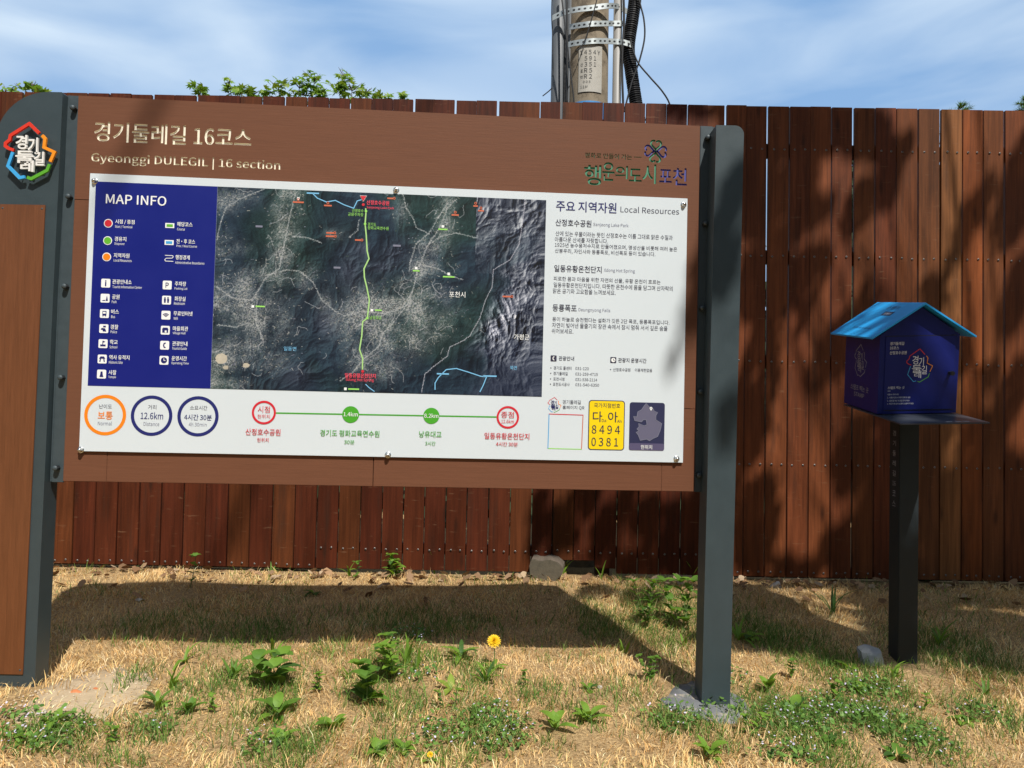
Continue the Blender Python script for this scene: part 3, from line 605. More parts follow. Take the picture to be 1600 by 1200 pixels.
    at = me.color_attributes.new('tint', 'FLOAT_COLOR', 'CORNER'); at.data.foreach_set('color', cols.astype(np.float32).ravel())
    me.materials.append(attr_mat('printed_map_ink', .42, spec=.4))
    o = bpy.data.objects.new('satellite_map', me); COL.objects.link(o); o.parent = sheet
satellite()
mb = MB(); ml = MB()
def zl_(pts, w_, m, y=Y2): ln(mb, [zp(*p) for p in pts], w_, y, m)
def zt(body, x0, x1, y0, h_, m, bold=0.):
    a = zp(x0, y0); b = zp(x1, y0); T(ml, body, a[0], b[0], a[1], h_ / 2.857, Y3, m, bold, b[1])
zl_([(540, 65), (560, 85), (600, 102), (640, 95), (680, 115), (722, 130), (738, 97), (757, 92)], 1.5, I_LB)
zl_([(1085, 940), (1085, 910), (1100, 885), (1135, 850), (1180, 845), (1230, 860), (1290, 880), (1315, 882), (1300, 920), (1285, 950)], 1.5, I_LB)
zl_([(775, 915), (790, 930), (815, 948)], 1.3, I_LB)
child(mb, 'stream_line'); mb = MB()
zl_([(775, 130), (777, 145), (773, 200), (778, 250), (782, 320), (790, 355), (768, 400), (770, 440), (780, 480), (792, 540), (783, 620), (762, 636), (758, 700), (748, 760), (762, 800), (761, 850)], 2.1, I_LGR)
child(mb, 'course_line'); mb = MB()
a = zp(765, 88); shp(mb, *a, [(-5.5, -5), (5.5, -5), (0, 5)], Y3, I_W); shp(mb, *a, [(-4.8, -4.5), (4.8, -4.5), (0, 4.2)], Y4, I_RED)
for p in ((765, 114), (762, 858)): disc(mb, *zp(*p), 2.2, Y3, I_RED)
for p in ((777, 143), (773, 200), (783, 620)): disc(mb, *zp(*p), 2, Y3, I_LG)
zt('산정호수공원', 780, 880, 106, 20, I_PINK, .02); zt('Sanjeong Lake Park', 780, 902, 129, 14, I_PINK)
zt('일동유황온천단지', 683, 820, 877, 20, I_PINK, .02); zt('Ildong Hot Spring', 688, 812, 897, 17, I_PINK)
zt('산정호수', 715, 766, 141, 15, I_LG); zt('공용주차장', 697, 765, 158, 15, I_LG)
zt('경기도', 785, 822, 202, 15, I_LG); zt('평화교육연수원', 785, 878, 219, 15, I_LG); zt('낭유대교', 793, 846, 618, 17, I_LG)
zt('포천시', 1148, 1220, 515, 26, I_W, .01); zt('가평군', 1437, 1506, 705, 25, I_W, .01); zt('일동면', 410, 466, 757, 19, I_LB); zt('북면', 1420, 1450, 842, 19, I_LB)
for X, Y, wv in ((475, 103, 48), (607, 118, 34), (617, 240, 34), (617, 255, 38), (742, 272, 28), (886, 86, 28), (1175, 160, 32), (1266, 120, 20), (1290, 141, 26), (1405, 524, 38)):
    rect(mb, *zp(X, Y), wv / 2.857, 2.4, Y2, I_RUST); rng(mb, *zp(X + wv * .6 if X not in (475, 607, 1266, 1290, 1175) else X, Y if X not in (475, 607, 1266, 1290, 1175) else Y - 12), 1.1, 2.1, Y3, I_RUST)
for X, Y in ((475, 87), (272, 568), (803, 585), (1001, 397), (1120, 211), (1146, 423), (685, 936)): rect(mb, *zp(X, Y), 4, 4, Y2, I_W)
for X, Y, wv in ((305, 568, 40), (832, 585, 30), (1001, 409, 30), (1120, 224, 42), (1146, 436, 52), (722, 937, 48)): rect(mb, *zp(X, Y), wv / 2.857, 2.2, Y2, I_LG)
for X, Y, wv in ((540, 63, 54), (1120, 869, 54), (1330, 879, 60)): rect(mb, *zp(X, Y), wv / 2.857, 2.2, Y2, I_LB)
for X, Y, wv in ((300, 211, 30), (648, 395, 30), (915, 297, 34)): rect(mb, *zp(X, Y), wv / 2.857, 3, Y2, I_GR)
child(mb, 'map_symbol'); child(ml, 'map_lettering')

# route diagram and fact circles
mb = MB()
for (cx, cy), m in zip(((164.5, 648.5), (237, 649.5), (309.5, 650.5)), (I_ORG, I_NV, I_NV)): rng(mb, cx, cy, 26, 31, Y1, m)
for t_, xl, xr, y_, h_, m, b_ in (('난이도', 155, 175, 635, 6.8, I_DK, 0), ('보통', 153, 176, 649, 12, I_ORG, .02), ('Normal', 153, 175, 661.3, 6, I_GR, 0), ('거리', 231.5, 244.5, 636, 6.8, I_DK, 0), ('12.6km', 220, 255, 649.3, 10.5, I_NV, .01), ('Distance', 224.5, 249, 662.3, 6, I_GR, 0), ('소요시간', 297, 324, 637, 6.8, I_DK, 0), ('4시간 30분', 288, 331, 651.8, 9, I_NV, .012), ('4h 30min', 295, 323, 663, 6, I_GR, 0)):
    T(mb, t_, xl, xr, y_, h_, Y1, m, b_, y_ + (xr - xl) * .018)
child(mb, 'fact_circles')
mb = MB()
ln(mb, [(430, 645.3), (776, 651.6)], 2.2, Y1, I_GRN2)
rng(mb, 412.5, 644.5, 15, 18.3, Y2, I_RED); rng(mb, 793.5, 652, 14.6, 17.8, Y2, I_RED); disc(mb, 548, 647.7, 13, Y2, I_GRN2); disc(mb, 674, 649.7, 12.6, Y2, I_GRN2)
for t_, xl, xr, y_, h_, m, b_ in (('시점', 403, 422, 639.5, 10, I_RED, 0), ('현위치', 402.5, 422, 650.5, 6.2, I_RED, 0), ('1.4km', 537, 559, 647, 6.8, I_W, .012), ('8.2km', 663, 685, 649.3, 6.8, I_W, .012), ('종점', 783, 803, 647.8, 10, I_RED, 0), ('12.6km', 783.5, 803, 658, 6, I_RED, 0),
        ('산정호수공원', 384, 438.5, 674.6, 10, I_RED, .006), ('현위치', 402, 420, 687.3, 6.4, I_RED, .006), ('경기도 평화교육연수원', 500.5, 593, 676.3, 10, I_GRN2, .006), ('30분', 538, 554, 690.5, 6.4, I_GRN2, .006), ('낭유대교', 655, 690, 678.2, 10, I_GRN2, .006), ('3시간', 664.5, 680.5, 692.6, 6.4, I_GRN2, .006), ('일동유황온천단지', 757, 827, 680.8, 10, I_RED, .006), ('4시간 30분', 775, 809, 693.7, 6.6, I_RED, .006)):
    T(mb, t_, xl, xr, y_, h_, Y3, m, b_, y_ + (xr - xl) * .018)
child(mb, 'route_diagram')
# local resources text
mb = MB()
T(mb, '주요 지역자원', 869, 963, 321.6, 17, Y1, I_DB, .018, 325.5); T(mb, 'Local Resources', 969.5, 1061, 327, 10, Y1, I_DK, 0, 330.5)
for t_, xl, xr, y0, y1, h_, m, b_ in (('산정호수공원', 868, 924, 348, 349.5, 11, I_DK, .012), ('Sanjeong Lake Park', 927, 982, 351.5, 353, 7, I_GR, 0),
        ('산에 있는 우물이라는 뜻인 산정호수는 이름 그대로 맑은 수질과', 868, 1051, 365.4, 371, 8, I_DK, 0), ('아름다운 산세를 자랑합니다.', 867, 950, 374, 377, 8, I_DK, 0), ('1925년 농수용저수지로 만들어졌으며, 명성산을 비롯해 여러 높은', 867, 1058, 383.2, 389.8, 8, I_DK, 0), ('산봉우리, 자인사와 등룡폭포, 비선폭포 등이 있습니다.', 867, 1024, 392.4, 397.5, 8, I_DK, 0),
        ('일동유황온천단지', 866, 940, 419.5, 421.5, 11, I_DK, .012), ('Ildong Hot Spring', 944, 992, 422.7, 424.3, 7, I_GR, 0),
        ('피로한 몸과 마음을 위한 자연의 선물, 유황 온천이 흐르는', 865, 1032, 436, 441, 8, I_DK, 0), ('일동유황온천단지입니다. 따뜻한 온천수에 몸을 담그며 산자락의', 865, 1051, 445.4, 450.8, 8, I_DK, 0), ('맑은 공기와 고요함을 느껴보세요.', 864, 962, 454.5, 457.5, 8, I_DK, 0),
        ('등룡폭포', 863.5, 901, 481, 482, 11, I_DK, .012), ('Deungnyong Falls', 904, 953.5, 484.3, 486, 7, I_GR, 0),
        ('용이 하늘로 승천했다는 설화가 깃든 2단 폭포, 등룡폭포입니다.', 863, 1046, 499, 504.6, 8, I_DK, 0), ('자연이 빚어낸 물줄기의 장관 속에서 잠시 멈춰 서서 깊은 숨을', 862.5, 1043, 508, 513.4, 8, I_DK, 0), ('쉬어보세요.', 862, 896, 517, 518, 8, I_DK, 0),
        ('관광안내', 873, 897, 559.8, 560.5, 7, I_DK, .008), ('관광지 운영시간', 966, 1010, 562.6, 564, 7.2, I_DK, .008),
        ('경기도 콜센터', 865, 893, 574.8, 575.6, 5.6, I_DK, 0), ('031-120', 899, 920, 575.6, 576.2, 4.6, I_DK, 0), ('경기둘레길', 864.6, 887, 583.4, 584, 5.6, I_DK, 0), ('031-259-4715', 899, 934, 584.2, 585.2, 4.6, I_DK, 0), ('포천시청', 864.4, 882, 592, 592.6, 5.6, I_DK, 0), ('031-538-2114', 899, 933, 592.8, 593.8, 4.6, I_DK, 0), ('포천도시공사', 864, 890, 600.3, 601, 5.6, I_DK, 0), ('031-540-6350', 899, 936, 601, 602, 4.6, I_DK, 0),
        ('산정호수공원', 958, 985, 577.4, 578.2, 5.6, I_DK, 0), ('이용제한없음', 992, 1019, 578.2, 579, 5.6, I_DK, 0)):
    T(mb, t_, xl, xr, y0, h_, Y1, m, b_, y1)
for p in ((860.8, 574.9), (860.5, 583.3), (860.2, 592), (860, 600.2), (954, 577.4)): disc(mb, *p, .9, Y1, I_DK)
rect(mb, 865, 560, 9.6, 9.6, Y1, I_DK, 1); rect(mb, 958.2, 562.6, 9.6, 9.6, Y1, I_DK, 1)
handset(mb, S(865, 560), .75, I_W); disc(mb, 958.2, 562.6, 3.4, Y2, I_W); ln(mb, [(958.2, 560.4), (958.2, 562.6), (960.4, 563)], .7, Y3, I_DK)
child(mb, 'local_resources_text')

# trail emblem: an outline of four coloured strokes round five letters (coordinates on a 160 x 200 field, x right, y down)
EMB_O = [([(129, 627), (78, 610), (48, 588), (50, 560), (88, 530), (96, 488), (272, 378), (365, 468)], 'r'), ([(392, 488), (420, 520), (410, 600), (508, 645), (468, 735)], 'o'), ([(462, 758), (440, 815), (290, 895), (252, 880)], 'g'), ([(118, 645), (72, 775), (180, 885), (228, 876)], 'b')]
EMB_T = [('경', 148, 250, 484, 618), ('기', 262, 350, 508, 655), ('둘', 145, 312, 630, 748), ('길', 318, 410, 640, 772), ('레', 190, 312, 722, 830)]
def emblem(mb, fx, m4, mw, y, wd, depth=0., bold=.02):
    for pts, k in EMB_O: stroke(mb, [fx(*p) for p in pts], wd, y, m4[k], depth)
    for ch, x0, x1, y0, y1 in EMB_T:
        a = fx(x0, y0); b = fx(x1, y1); lettering(mb, ch, a[0], b[0], (a[1] + b[1]) / 2, abs(a[1] - b[1]), y, mw, bold, depth)
mb = MB(); a = S(866.5, 632.5); kk = 21 * PXM / 460
emblem(mb, lambda X, Y: (a[0] + (X - 280) * kk, a[1] - (Y - 636) * kk), dict(r=I_RED, o=I_ORG, g=I_GRN2, b=I_SKY), I_DB, Y1, .8 * PXM)
T(mb, '경기둘레길', 879, 907.5, 628, 6.6, Y1, I_DK, 0, 628.8); T(mb, '홈페이지 QR', 879, 913, 636.6, 6.4, Y1, I_DK, 0, 637.6)
for pts, m in ((((857.7, 646.8), (911.5, 648.6)), I_RED), (((911, 648.5), (908.6, 701.8)), I_RUST), (((856, 700.6), (909, 702)), I_LG), (((857.9, 646.5), (856.1, 700.9)), I_SKY)): ln(mb, pts, 1.3, Y1, m)
child(mb, 'homepage_box')
mb = MB()
a = S(920, 624.8); b = S(975, 704)
mb.poly(rrect(a[0], b[0], b[1], a[1], 5 * PXM), Y1, I_DK); mb.poly(rrect(a[0] + 1.4 * PXM, b[0] - 1.4 * PXM, b[1] + 1.4 * PXM, a[1] - 1.4 * PXM, 4 * PXM), Y2, I_YEL)
for t_, xl, xr, y_, h_, b_ in (('국가지점번호', 928, 969, 633.3, 7.4, 0), ('다', 926.3, 940.8, 650.8, 16.5, .008), ('Da', 940.2, 947, 657, 4.6, 0), ('아', 950, 965, 651.4, 16.5, .008), ('Ah', 964.2, 971, 658, 4.8, 0), ('8 4 9 4', 924.5, 968.5, 670.8, 13.4, .006), ('0 3 8 1', 924, 965.5, 690.2, 13.4, .006)):
    T(mb, t_, xl, xr, y_, h_, Y3, I_DK, b_, y_ + (xr - xl) * .018)
child(mb, 'location_number_plate')
mb = MB(); a = S(984, 628.3); b = S(1037.5, 704.3)
mb.poly(rrect(a[0], b[0], b[1], a[1], 4 * PXM), Y1, I_CARD)
zs_ = S(1010, 692.7)[1]; mb.poly(rrect(a[0], b[0], b[1], zs_, 3 * PXM), Y2, I_CARD2)
reg = [(1215, 155), (1250, 195), (1295, 215), (1310, 245), (1350, 265), (1330, 300), (1330, 350), (1400, 395), (1380, 480), (1350, 550), (1300, 570), (1255, 600), (1220, 580), (1145, 595), (1120, 530), (1095, 500), (1130, 480), (1105, 460), (1130, 430), (1125, 395), (1190, 420), (1225, 410), (1215, 350), (1180, 350), (1160, 375), (1080, 360), (1065, 310), (1105, 315), (1115, 255), (1160, 230), (1190, 185)]
RP = [S(850 + x / 7.619, 610 + y / 7.619) for x, y in reg]
mb.poly(RP, Y2, I_PUR); stroke(mb, RP + [RP[0]], .8 * PXM, Y3, I_GR)
a = S(850 + 1272 / 7.619, 610 + 212 / 7.619); ring(mb, a[0], a[1], .9 * PXM, 2.2 * PXM, Y4, I_W, 16); shp(mb, 850 + 1272 / 7.619, 610 + 212 / 7.619, [(-1.6, 1.6), (1.6, 1.6), (0, 4.2)], Y4, I_W)
T(mb, '현위치', 1001, 1018.6, 698.3, 7, Y3, I_W, .01, 698.9)
child(mb, 'province_card')
for p in ((148, 283), (619, 297), (1068, 320), (126, 703), (606, 711), (1057, 717)):
    a = S(*p); mb = MB(); mb.dome((0, 0, 0), .0125, .0030, STEEL, seg=16); mb.dome((0, -.0028, 0), .0092, .0125, STEEL, seg=16)
    mb.build('cap_bolt', sheet, smooth=True, loc=(a[0], SY - .0002, a[1]))

# flanges and bolts --------------------------------------------------
def flange(x0, x1, zt_, zb, bolts, wedge=None):
    mb = MB(); mb.box(x0, x1, .0062, .0122, zb, zt_, GREYD, .0015)
    xe = x1 if x0 > 0 else x0
    mb.box(xe - .006 if x0 < 0 else xe, xe if x0 < 0 else xe + .006, .0064, .055, zb + .002, zt_ - .002, GREYD, .001)
    f = on_board(mb.build('mounting_flange'))
    for p in bolts:
        a = B(*p); mb = MB()
        mb.tube([(0, .001, 0), (0, -.020, 0)], [.0105, .0105], BLACKM, 6); mb.dome((0, -.0200, 0), .0098, .006, GREYD, seg=12)
        mb.build('bolt', f, loc=(min(max(a[0], x0 + .013), x1 - .013), .0062, a[1]))
flange(B(104, 148)[0], -hw - .0012, B(112, 148)[1], B(90, 754)[1], [(116, 170), (109, 308), (103, 448), (97, 590), (89, 731)])
flange(hw + .004, B(1115, 196)[0], B(1105, 196)[1], B(1088, 769)[1], [(1105, 216), (1101, 350), (1096, 482), (1092, 612), (1088, 742)])

# posts ----------------------------------------------------------------
def shear_build(mb, name, x_at0, slope, y, parent, loc):
    mb.v = [(a + slope * c, b, c) for a, b, c in mb.v]
    return mb.build(name, parent, loc=(x_at0 - loc.x, y - loc.y, -loc.z))
LY, LX0, LSL = 2.69, -1.7735, .0160
mb = MB(); R0 = .194; wL = .248; ztop = 2.292
o_ = [(0, -.15), (0, ztop - .004), (-.004, ztop)] + [(-wL + R0 - R0 * math.sin(R_(q)), ztop - R0 + R0 * math.cos(R_(q))) for q in range(0, 91, 6)] + [(-wL, -.15)]
mb.prism(o_, 0, .078, GREY)
lp = shear_build(mb, 'left_post', LX0, LSL, LY, sign, sign_loc)
mb = MB(); mb.box(-.216, -.044, -.0045, .0, .083, 1.857, BROWN2, .001)
for cx, cz in ((-.205, 1.842), (-.055, 1.842), (-.205, .10), (-.055, .10)): mb.dome((cx, -.0045, cz), .004, .0015, GREYD, seg=8)
mb.v = [(a + LSL * c, b, c) for a, b, c in mb.v]; mb.build('post_insert', lp)
ER = mat('emblem_red', lin(215, 55, 35), .4, .05, 60); EO = mat('emblem_orange', lin(235, 145, 30), .4, .05, 60); EG = mat('emblem_green', lin(90, 165, 45), .4, .05, 60); EB = mat('emblem_blue', lin(65, 165, 225), .4, .05, 60); EW = mat('emblem_white', (.80, .79, .75), .45, .06, 60)
def fxL(X, Y):
    p = on_depth(X / 6, 130 + Y / 6, LY - .022); return (p.x - LX0, p.z)
mb = MB(); emblem(mb, fxL, dict(r=ER, o=EO, g=EG, b=EB), EW, -.022, .0115, .008, .02)
for X, Y in ((90, 535), (272, 380), (415, 600), (440, 815), (180, 885), (75, 770), (160, 640), (330, 600), (300, 790)):
    a = fxL(X, Y); mb.tube([(a[0], -.014, a[1]), (a[0], .001, a[1])], .002, GREYD, 6)
mb.build('raised_emblem', lp)
RY, RX0, RSL = 2.778, .7595, .0119
mb = MB(); wR = .110; zt2 = 2.247; r2 = .036
o_ = [(0, -.15), (0, zt2)] + [(wR - r2 + r2 * math.sin(R_(q)), zt2 - r2 + r2 * math.cos(R_(q))) for q in range(0, 91, 9)] + [(wR, -.15)]
mb.prism(o_, 0, .105, GREY); shear_build(mb, 'right_post', RX0, RSL, RY, sign, sign_loc)

# concrete footing and bare sand
CONC = mat('footing_concrete', (.16, .165, .17), .9, .22, 14, bump=.5, bscale=60, dirt=((.5, .42, .28), 16, .52, .75))
SAND = mat('bare_sandy_soil', (.42, .32, .20), .95, .2, 20, bump=.6, bscale=90)
def patch(name, cx, cy, rx, ry, h, m, seed, label, cat):
    rnd = random.Random(seed); mb = MB(); n = 30; vs = []; fs = []
    rr = [1 + rnd.uniform(-.14, .14) for _ in range(n)]
    for ring_, (k, zz) in enumerate(((1.0, -.02), (.94, h * .7), (.6, h), (.25, h))):
        for i in range(n):
            a = 2 * math.pi * i / n; x = cx + rx * k * rr[i] * math.cos(a); y = cy + ry * k * rr[i] * math.sin(a); vs.append((x, y, float(gz(x, y)) + zz + rnd.uniform(-.002, .002)))
    for j in range(3): fs += [(j * n + i, j * n + (i + 1) % n, (j + 1) * n + (i + 1) % n, (j + 1) * n + i) for i in range(n)]
    fs.append([3 * n + i for i in range(n)])
    mb.add(vs, fs, m); o = mb.build(name, smooth=True); return o
p_ = G(1108, 1100)
tag(patch('concrete_footing', p_.x, p_.y + .02, .175, .18, .006, CONC, 4, '', ''), 'rough grey concrete footing around the base of the grey sign post beside the map', 'concrete footing')
p_ = G(135, 1085); o_ = patch('sand_patch', p_.x, p_.y, .19, .26, .004, SAND, 5, '', ''); tag(o_, kind='structure')
gr_ = MB(); rg = random.Random(8); GRV = mat('sandy_gravel', (.52, .43, .31), .95, .35, 60)
for _ in range(260):
    a = rg.uniform(0, 6.28); q = math.sqrt(rg.random()) * 1.15; x_, y_ = p_.x + .19 * q * math.cos(a), p_.y + .26 * q * math.sin(a); s_ = rg.uniform(.0015, .005)
    bm = bmesh.new(); bmesh.ops.create_icosphere(bm, subdivisions=1, radius=s_); gr_.bm(bm, GRV, Matrix.Translation((x_, y_, float(gz(x_, y_)) + .005)))
tag(gr_.build('gravel'), kind='stuff')

# ------------------------------------------------------------------ stamp box on its post
STX, STY = 1.835, 3.27
def _gs(x, y): return float(gz(x, y))
sz_ = _gs(STX, STY + .045)
stamp = empty('stamp_box', (STX, STY + .045, sz_), 'blue house-shaped trail stamp box with bright blue gable roof on a dark post', 'stamp box'); sl = Vector((STX, STY + .045, sz_))
POSTM = mat('black_steel_post', (.015, .022, .026), .5, .12, 20, bump=.06, bscale=170, spec=.35, dirt=((.07, .055, .045), 14, .64, .4))
NAVYB = mat('navy_steel_box', (.008, .014, .135), .40, .08, 12, bump=.05, bscale=200, spec=.35, dirt=((.06, .06, .09), 26, .66, .3))
ROOFM = mat('sky_blue_roof_sheet', (.022, .37, .82), .42, .07, 10, bump=.04, bscale=160)
TRAYM = mat('dark_tray_steel', (.045, .052, .065), .32, .1, 18)
PRW = mat('white_vinyl_print', (.72, .73, .75), .5)
PRG = mat('grey_vinyl_print', (.30, .30, .33), .5)
PRD = mat('dark_vinyl_print', (.03, .06, .14), .5)
mb = MB(); mb.box(-.045, .045, -.045, .045, -.12, 1.149 - sz_, POSTM, .003)
sp = mb.build('post', stamp); sp.rotation_euler = (0, 0, R_(-1.5))
mb = MB()
for i, ch in enumerate(('경', '기', '둘', '레', '길', '16', '코', '스')):
    zc = 1.025 - sz_ - i * .0465; v, f = fit(ch, -.014, .014, zc, .026 if ch != '16' else .022)
    mb.add([(-.0459, -p[0], p[1]) for p in v], f, PRG)
mb.build('post_lettering', sp)
XB = Matrix.Translation(Vector((1.801, 3.27, 1.146)) - sl + Vector((0, .05, 0))) @ Euler((R_(7.97), R_(-2.03), R_(-2.34)), 'XYZ').to_matrix().to_4x4()
BWd, BD, BHh, ZR, ZE, EW_ = .342, .30, .347, .488, .341, .221
FY = -BD / 2 - .024
mb = MB(); hx = BWd / 2
mb.prism([(-hx, 0), (hx, 0), (hx, BHh), (0, ZR - .018), (-hx, BHh)], FY, BD / 2 + .02, NAVYB)
body = mb.build('box_body', stamp); body.matrix_local = XB
mb = MB(); mb.box(-hx + .024, hx - .018, FY - .0035, FY - .0004, .017, BHh - .005, NAVYB, .001)
def dx(X): return (X - 825) / 640 * BWd
def dz(Y): return (1022 - Y) / 617 * BHh
mb.box(dx(553), dx(557), FY - .0015, FY - .0002, .016, BHh - .004, BLACKM); mb.box(dx(1109), dx(1113), FY - .0015, FY - .0002, .016, BHh - .004, BLACKM)
mb.box(dx(553), dx(1113), FY - .0016, FY - .0003, BHh - .0045, BHh - .0018, BLACKM); mb.box(dx(553), dx(1113), FY - .0016, FY - .0003, .0135, .0165, BLACKM)
door = mb.build('door', body)
mb = MB(); yd = FY - .0043
for t_, x0, x1, yc, h_, b_ in (('경기둘레길', 585, 697, 468, 25, .02), ('16코스', 585, 657, 502, 22, .02), ('산정호수공원', 585, 720, 540, 26, .02), ('스탬프 찍는 곳', 580, 715, 815, 22, .015), ('사용시 주의사항', 580, 670, 868, 13, 0), ('1. 사용후 반드시 제자리에 두세요', 580, 767, 893, 14, 0), ('2. 스탬프를 찍은 후 문을 닫아주세요', 580, 760, 918, 14, 0), ('3. 깨끗하게 함께 소중히 사용해 주세요', 580, 795, 942, 14, 0)):
    lettering(mb, t_, dx(x0), dx(x1), dz(yc), h_ / 617 * BHh, yd, PRW, b_)
mb.box(dx(580), dx(603), yd - .0002, yd, dz(842), dz(839), PRW)
kq = 212 / 468
emblem(mb, lambda X, Y: (dx(830 + (X - 280) * kq), dz(645 + (Y - 640) * (265 / 525))), dict(r=ER, o=EO, g=EG, b=EB), PRW, yd, .0030, 0, .01)
door_print = mb.build('door_print', body)
mb = MB(); mb.tube([(0, .002, 0), (0, -.022, 0)], [.0075, .0075], BLACKM, 12); mb.tube([(0, -.020, 0), (0, -.027, 0)], [.010, .010], BLACKM, 12); mb.build('door_knob', body, smooth=False, loc=(dx(1072), FY - .003, dz(705)))
mb = MB()
def side(v): return [(-hx - .0008, -p[0], p[1]) for p in v]     # left side, reading from the front edge backwards
d0 = BD / 2 + .02
def sX(X): return (-(FY) - (505 - X) / 270 * (d0 - FY))         # lettering coordinate u = -y
def sZ(Y): return (1005 - Y) / 600 * BHh
for t_, x0, x1, yc, h_ in (('스탬프 찍는 곳', 290, 435, 845, 44), ('STAMP', 320, 402, 900, 34)):
    v, f = fit(t_, sX(x0), sX(x1), sZ(yc), h_ / 600 * BHh); mb.add(side(v), f, PRG)
mb.build('side_lettering', body); mb = MB()
tm = MB(); emblem(tm, lambda X, Y: (sX(365 + (X - 280) * .21), sZ(622 + (Y - 640) * .5)), dict(r=PRG, o=PRG, g=PRG, b=PRG), PRG, 0, .003, 0, .0)
mb.add([(-hx - .0008, -q[0], q[2]) for q in tm.v], tm.f, PRG)
mb.build('side_emblem', body)
mb = MB(); th = .007; yf, yb = FY - .036, BD / 2 + .02 + .06
dn = Vector((ZR - ZE, EW_)).normalized()
mb.prism([(0, ZR), (EW_, ZE), (EW_ - dn.x * th * .2, ZE - th), (0, ZR - th * 1.25), (-EW_ + dn.x * th * .2, ZE - th), (-EW_, ZE)], yf, yb, ROOFM)
roof = mb.build('roof', body)
mb = MB(); sl_ = math.atan2(ZR - ZE, EW_)
def rf(u, v, off=.0011):                          # u along the ridge from the front, v down the left slope
    return (-v * math.cos(sl_) - off * math.sin(sl_), yf + u, ZR - v * math.sin(sl_) + off * math.cos(sl_))
def rtext(t_, u0, u1, v, h_, m):
    q, f = fit(t_, u0, u1, 0, h_); mb.add([rf(p[0], v - p[1]) for p in q], f, m)
lu = yb - yf
def rev(t_, u0, u1, v, h_, m):                     # reads with the ridge at the top when seen from the left side
    q, f = fit(t_, -u1, -u0, 0, h_); mb.add([rf(-p[0], v - p[1]) for p in q], [g[::1] for g in f], m)
rev('스탬프', lu * .32, lu * .58, .045, .024, PRD)
rev('산정호수공원', lu * .30, lu * .70, .205, .012, PRD)
mb.build('roof_lettering', body); mb = MB()
mb.add([rf(lu * .30, .075, .0009), rf(lu * .50, .075, .0009), rf(lu * .50, .105, .0009), rf(lu * .30, .105, .0009)], [(0, 1, 2, 3)], PRD); rev('경기둘레길', lu * .33, lu * .47, .09, .014, PRW)
mb.build('roof_badge', body)
mb = MB(); mb.box(-hx - .01, hx + .01, FY - .225, BD / 2, -.010, -.004, TRAYM, .0015)
mb.box(-.07, .07, -.07, .07, -.026, -.0105, POSTM)
for i, x in enumerate((.0, .035, .068)): mb.box(x + .02, x + .045, FY - .205, FY - .19, -.0039, -.0035, PRG)
tray = mb.build('shelf_tray', body)

# ------------------------------------------------------------------ utility pole behind the fence
PY = 5.05
pole = empty('utility_pole', (.503, PY, 0), 'round concrete utility pole with strapped conduits rising behind the fence', 'utility pole')
CONCP = mat('weathered_pole_concrete', (.25, .205, .145), .9, .30, 7, (1, 1, .45), bump=.5, bscale=45, dirt=((.085, .065, .045), 9, .50, .85))
PVC = mat('dark_grey_conduit', (.105, .115, .125), .5, .1, 12, (1, 1, .3)); PVCL = mat('light_grey_pipe', (.30, .29, .27), .5, .08, 12, (1, 1, .3))
HOSE = mat('black_corrugated_hose', (.018, .018, .02), .42, .1, 20); CABLE = mat('black_cable_sheath', (.016, .016, .017), .5)
GALV = mat('galvanised_strap', (.46, .50, .50), .45, .12, 40, metal=.55); BLUEB = mat('blue_plastic_band', (.05, .27, .62), .45, .1, 14)
def pl(px, py, Y): p = on_depth(px, py, Y); return Vector((p.x - .503, Y - PY, p.z))
mb = MB(); mb.tube([(0, 0, -.2), (0, 0, 3.0), (-.004, 0, 9.0)], [.150, .1465, .118], CONCP, 40); mb.build('shaft', pole, smooth=True)
mb = MB(); cx = -.215; mb.tube([(cx, .0, -.1), (cx + .005, 0, 5.6)], [.052, .052], PVC, 24); mb.build('conduit', pole, smooth=True)
mb = MB()
for k in range(150):
    z = 2.4 + k * .009; mb.tube([(cx + .047, -.035, z), (cx + .047, -.035, z + .0045)], .014, HOSE, 10)
mb.tube([(cx + .047, -.035, 2.3), (cx + .047, -.035, 3.8)], .011, HOSE, 8); mb.build('thin_corrugated_hose', pole)
mb = MB(); mb.tube([(cx + .083, -.03, -.1), (cx + .083, -.03, 5.2)], .024, PVC, 16); mb.build('narrow_conduit', pole, smooth=True)
mb = MB(); mb.tube([(.200, -.05, -.1), (.202, -.05, 5.2)], .031, PVCL, 20); mb.build('light_pipe', pole, smooth=True)
mb = MB(); pts = []; rs_ = []
path = [pl(999, 190, 5.0), pl(994, 163, 5.0), pl(986, 110, 5.0), pl(982, 75, 5.0), pl(988, 30, 5.0), pl(992, 0, 5.0), pl(996, -60, 5.0)]
def smoothp(P, n):
    out_ = []
    for i in range(len(P) - 1):
        p0, p1, p2, p3 = P[max(i - 1, 0)], P[i], P[i + 1], P[min(i + 2, len(P) - 1)]
        for k in range(n):
            t = k / n; out_.append(.5 * ((2 * p1) + (p2 - p0) * t + (2 * p0 - 5 * p1 + 4 * p2 - p3) * t * t + (3 * p1 - p0 - 3 * p2 + p3) * t ** 3))
    return out_ + [P[-1]]
sp_ = smoothp(path, 60)
acc = 0; last = sp_[0]
for q in sp_:
    acc += (q - last).length; last = q; ph = (acc / .0155) % 1
    pts.append(q); rs_.append(.046 if ph < .55 else .036)
mb.tube(pts, rs_, HOSE, 18); mb.tube([path[0] + Vector((0, 0, -1.4)), path[0]], .042, HOSE, 14); mb.build('corrugated_hose', pole)
def cab(pxs, Y, r, name='cable'):
    mb = MB(); mb.tube(smoothp([pl(x, y, Y) for x, y in pxs], 10), r, CABLE, 8); mb.build(name, pole, smooth=True)
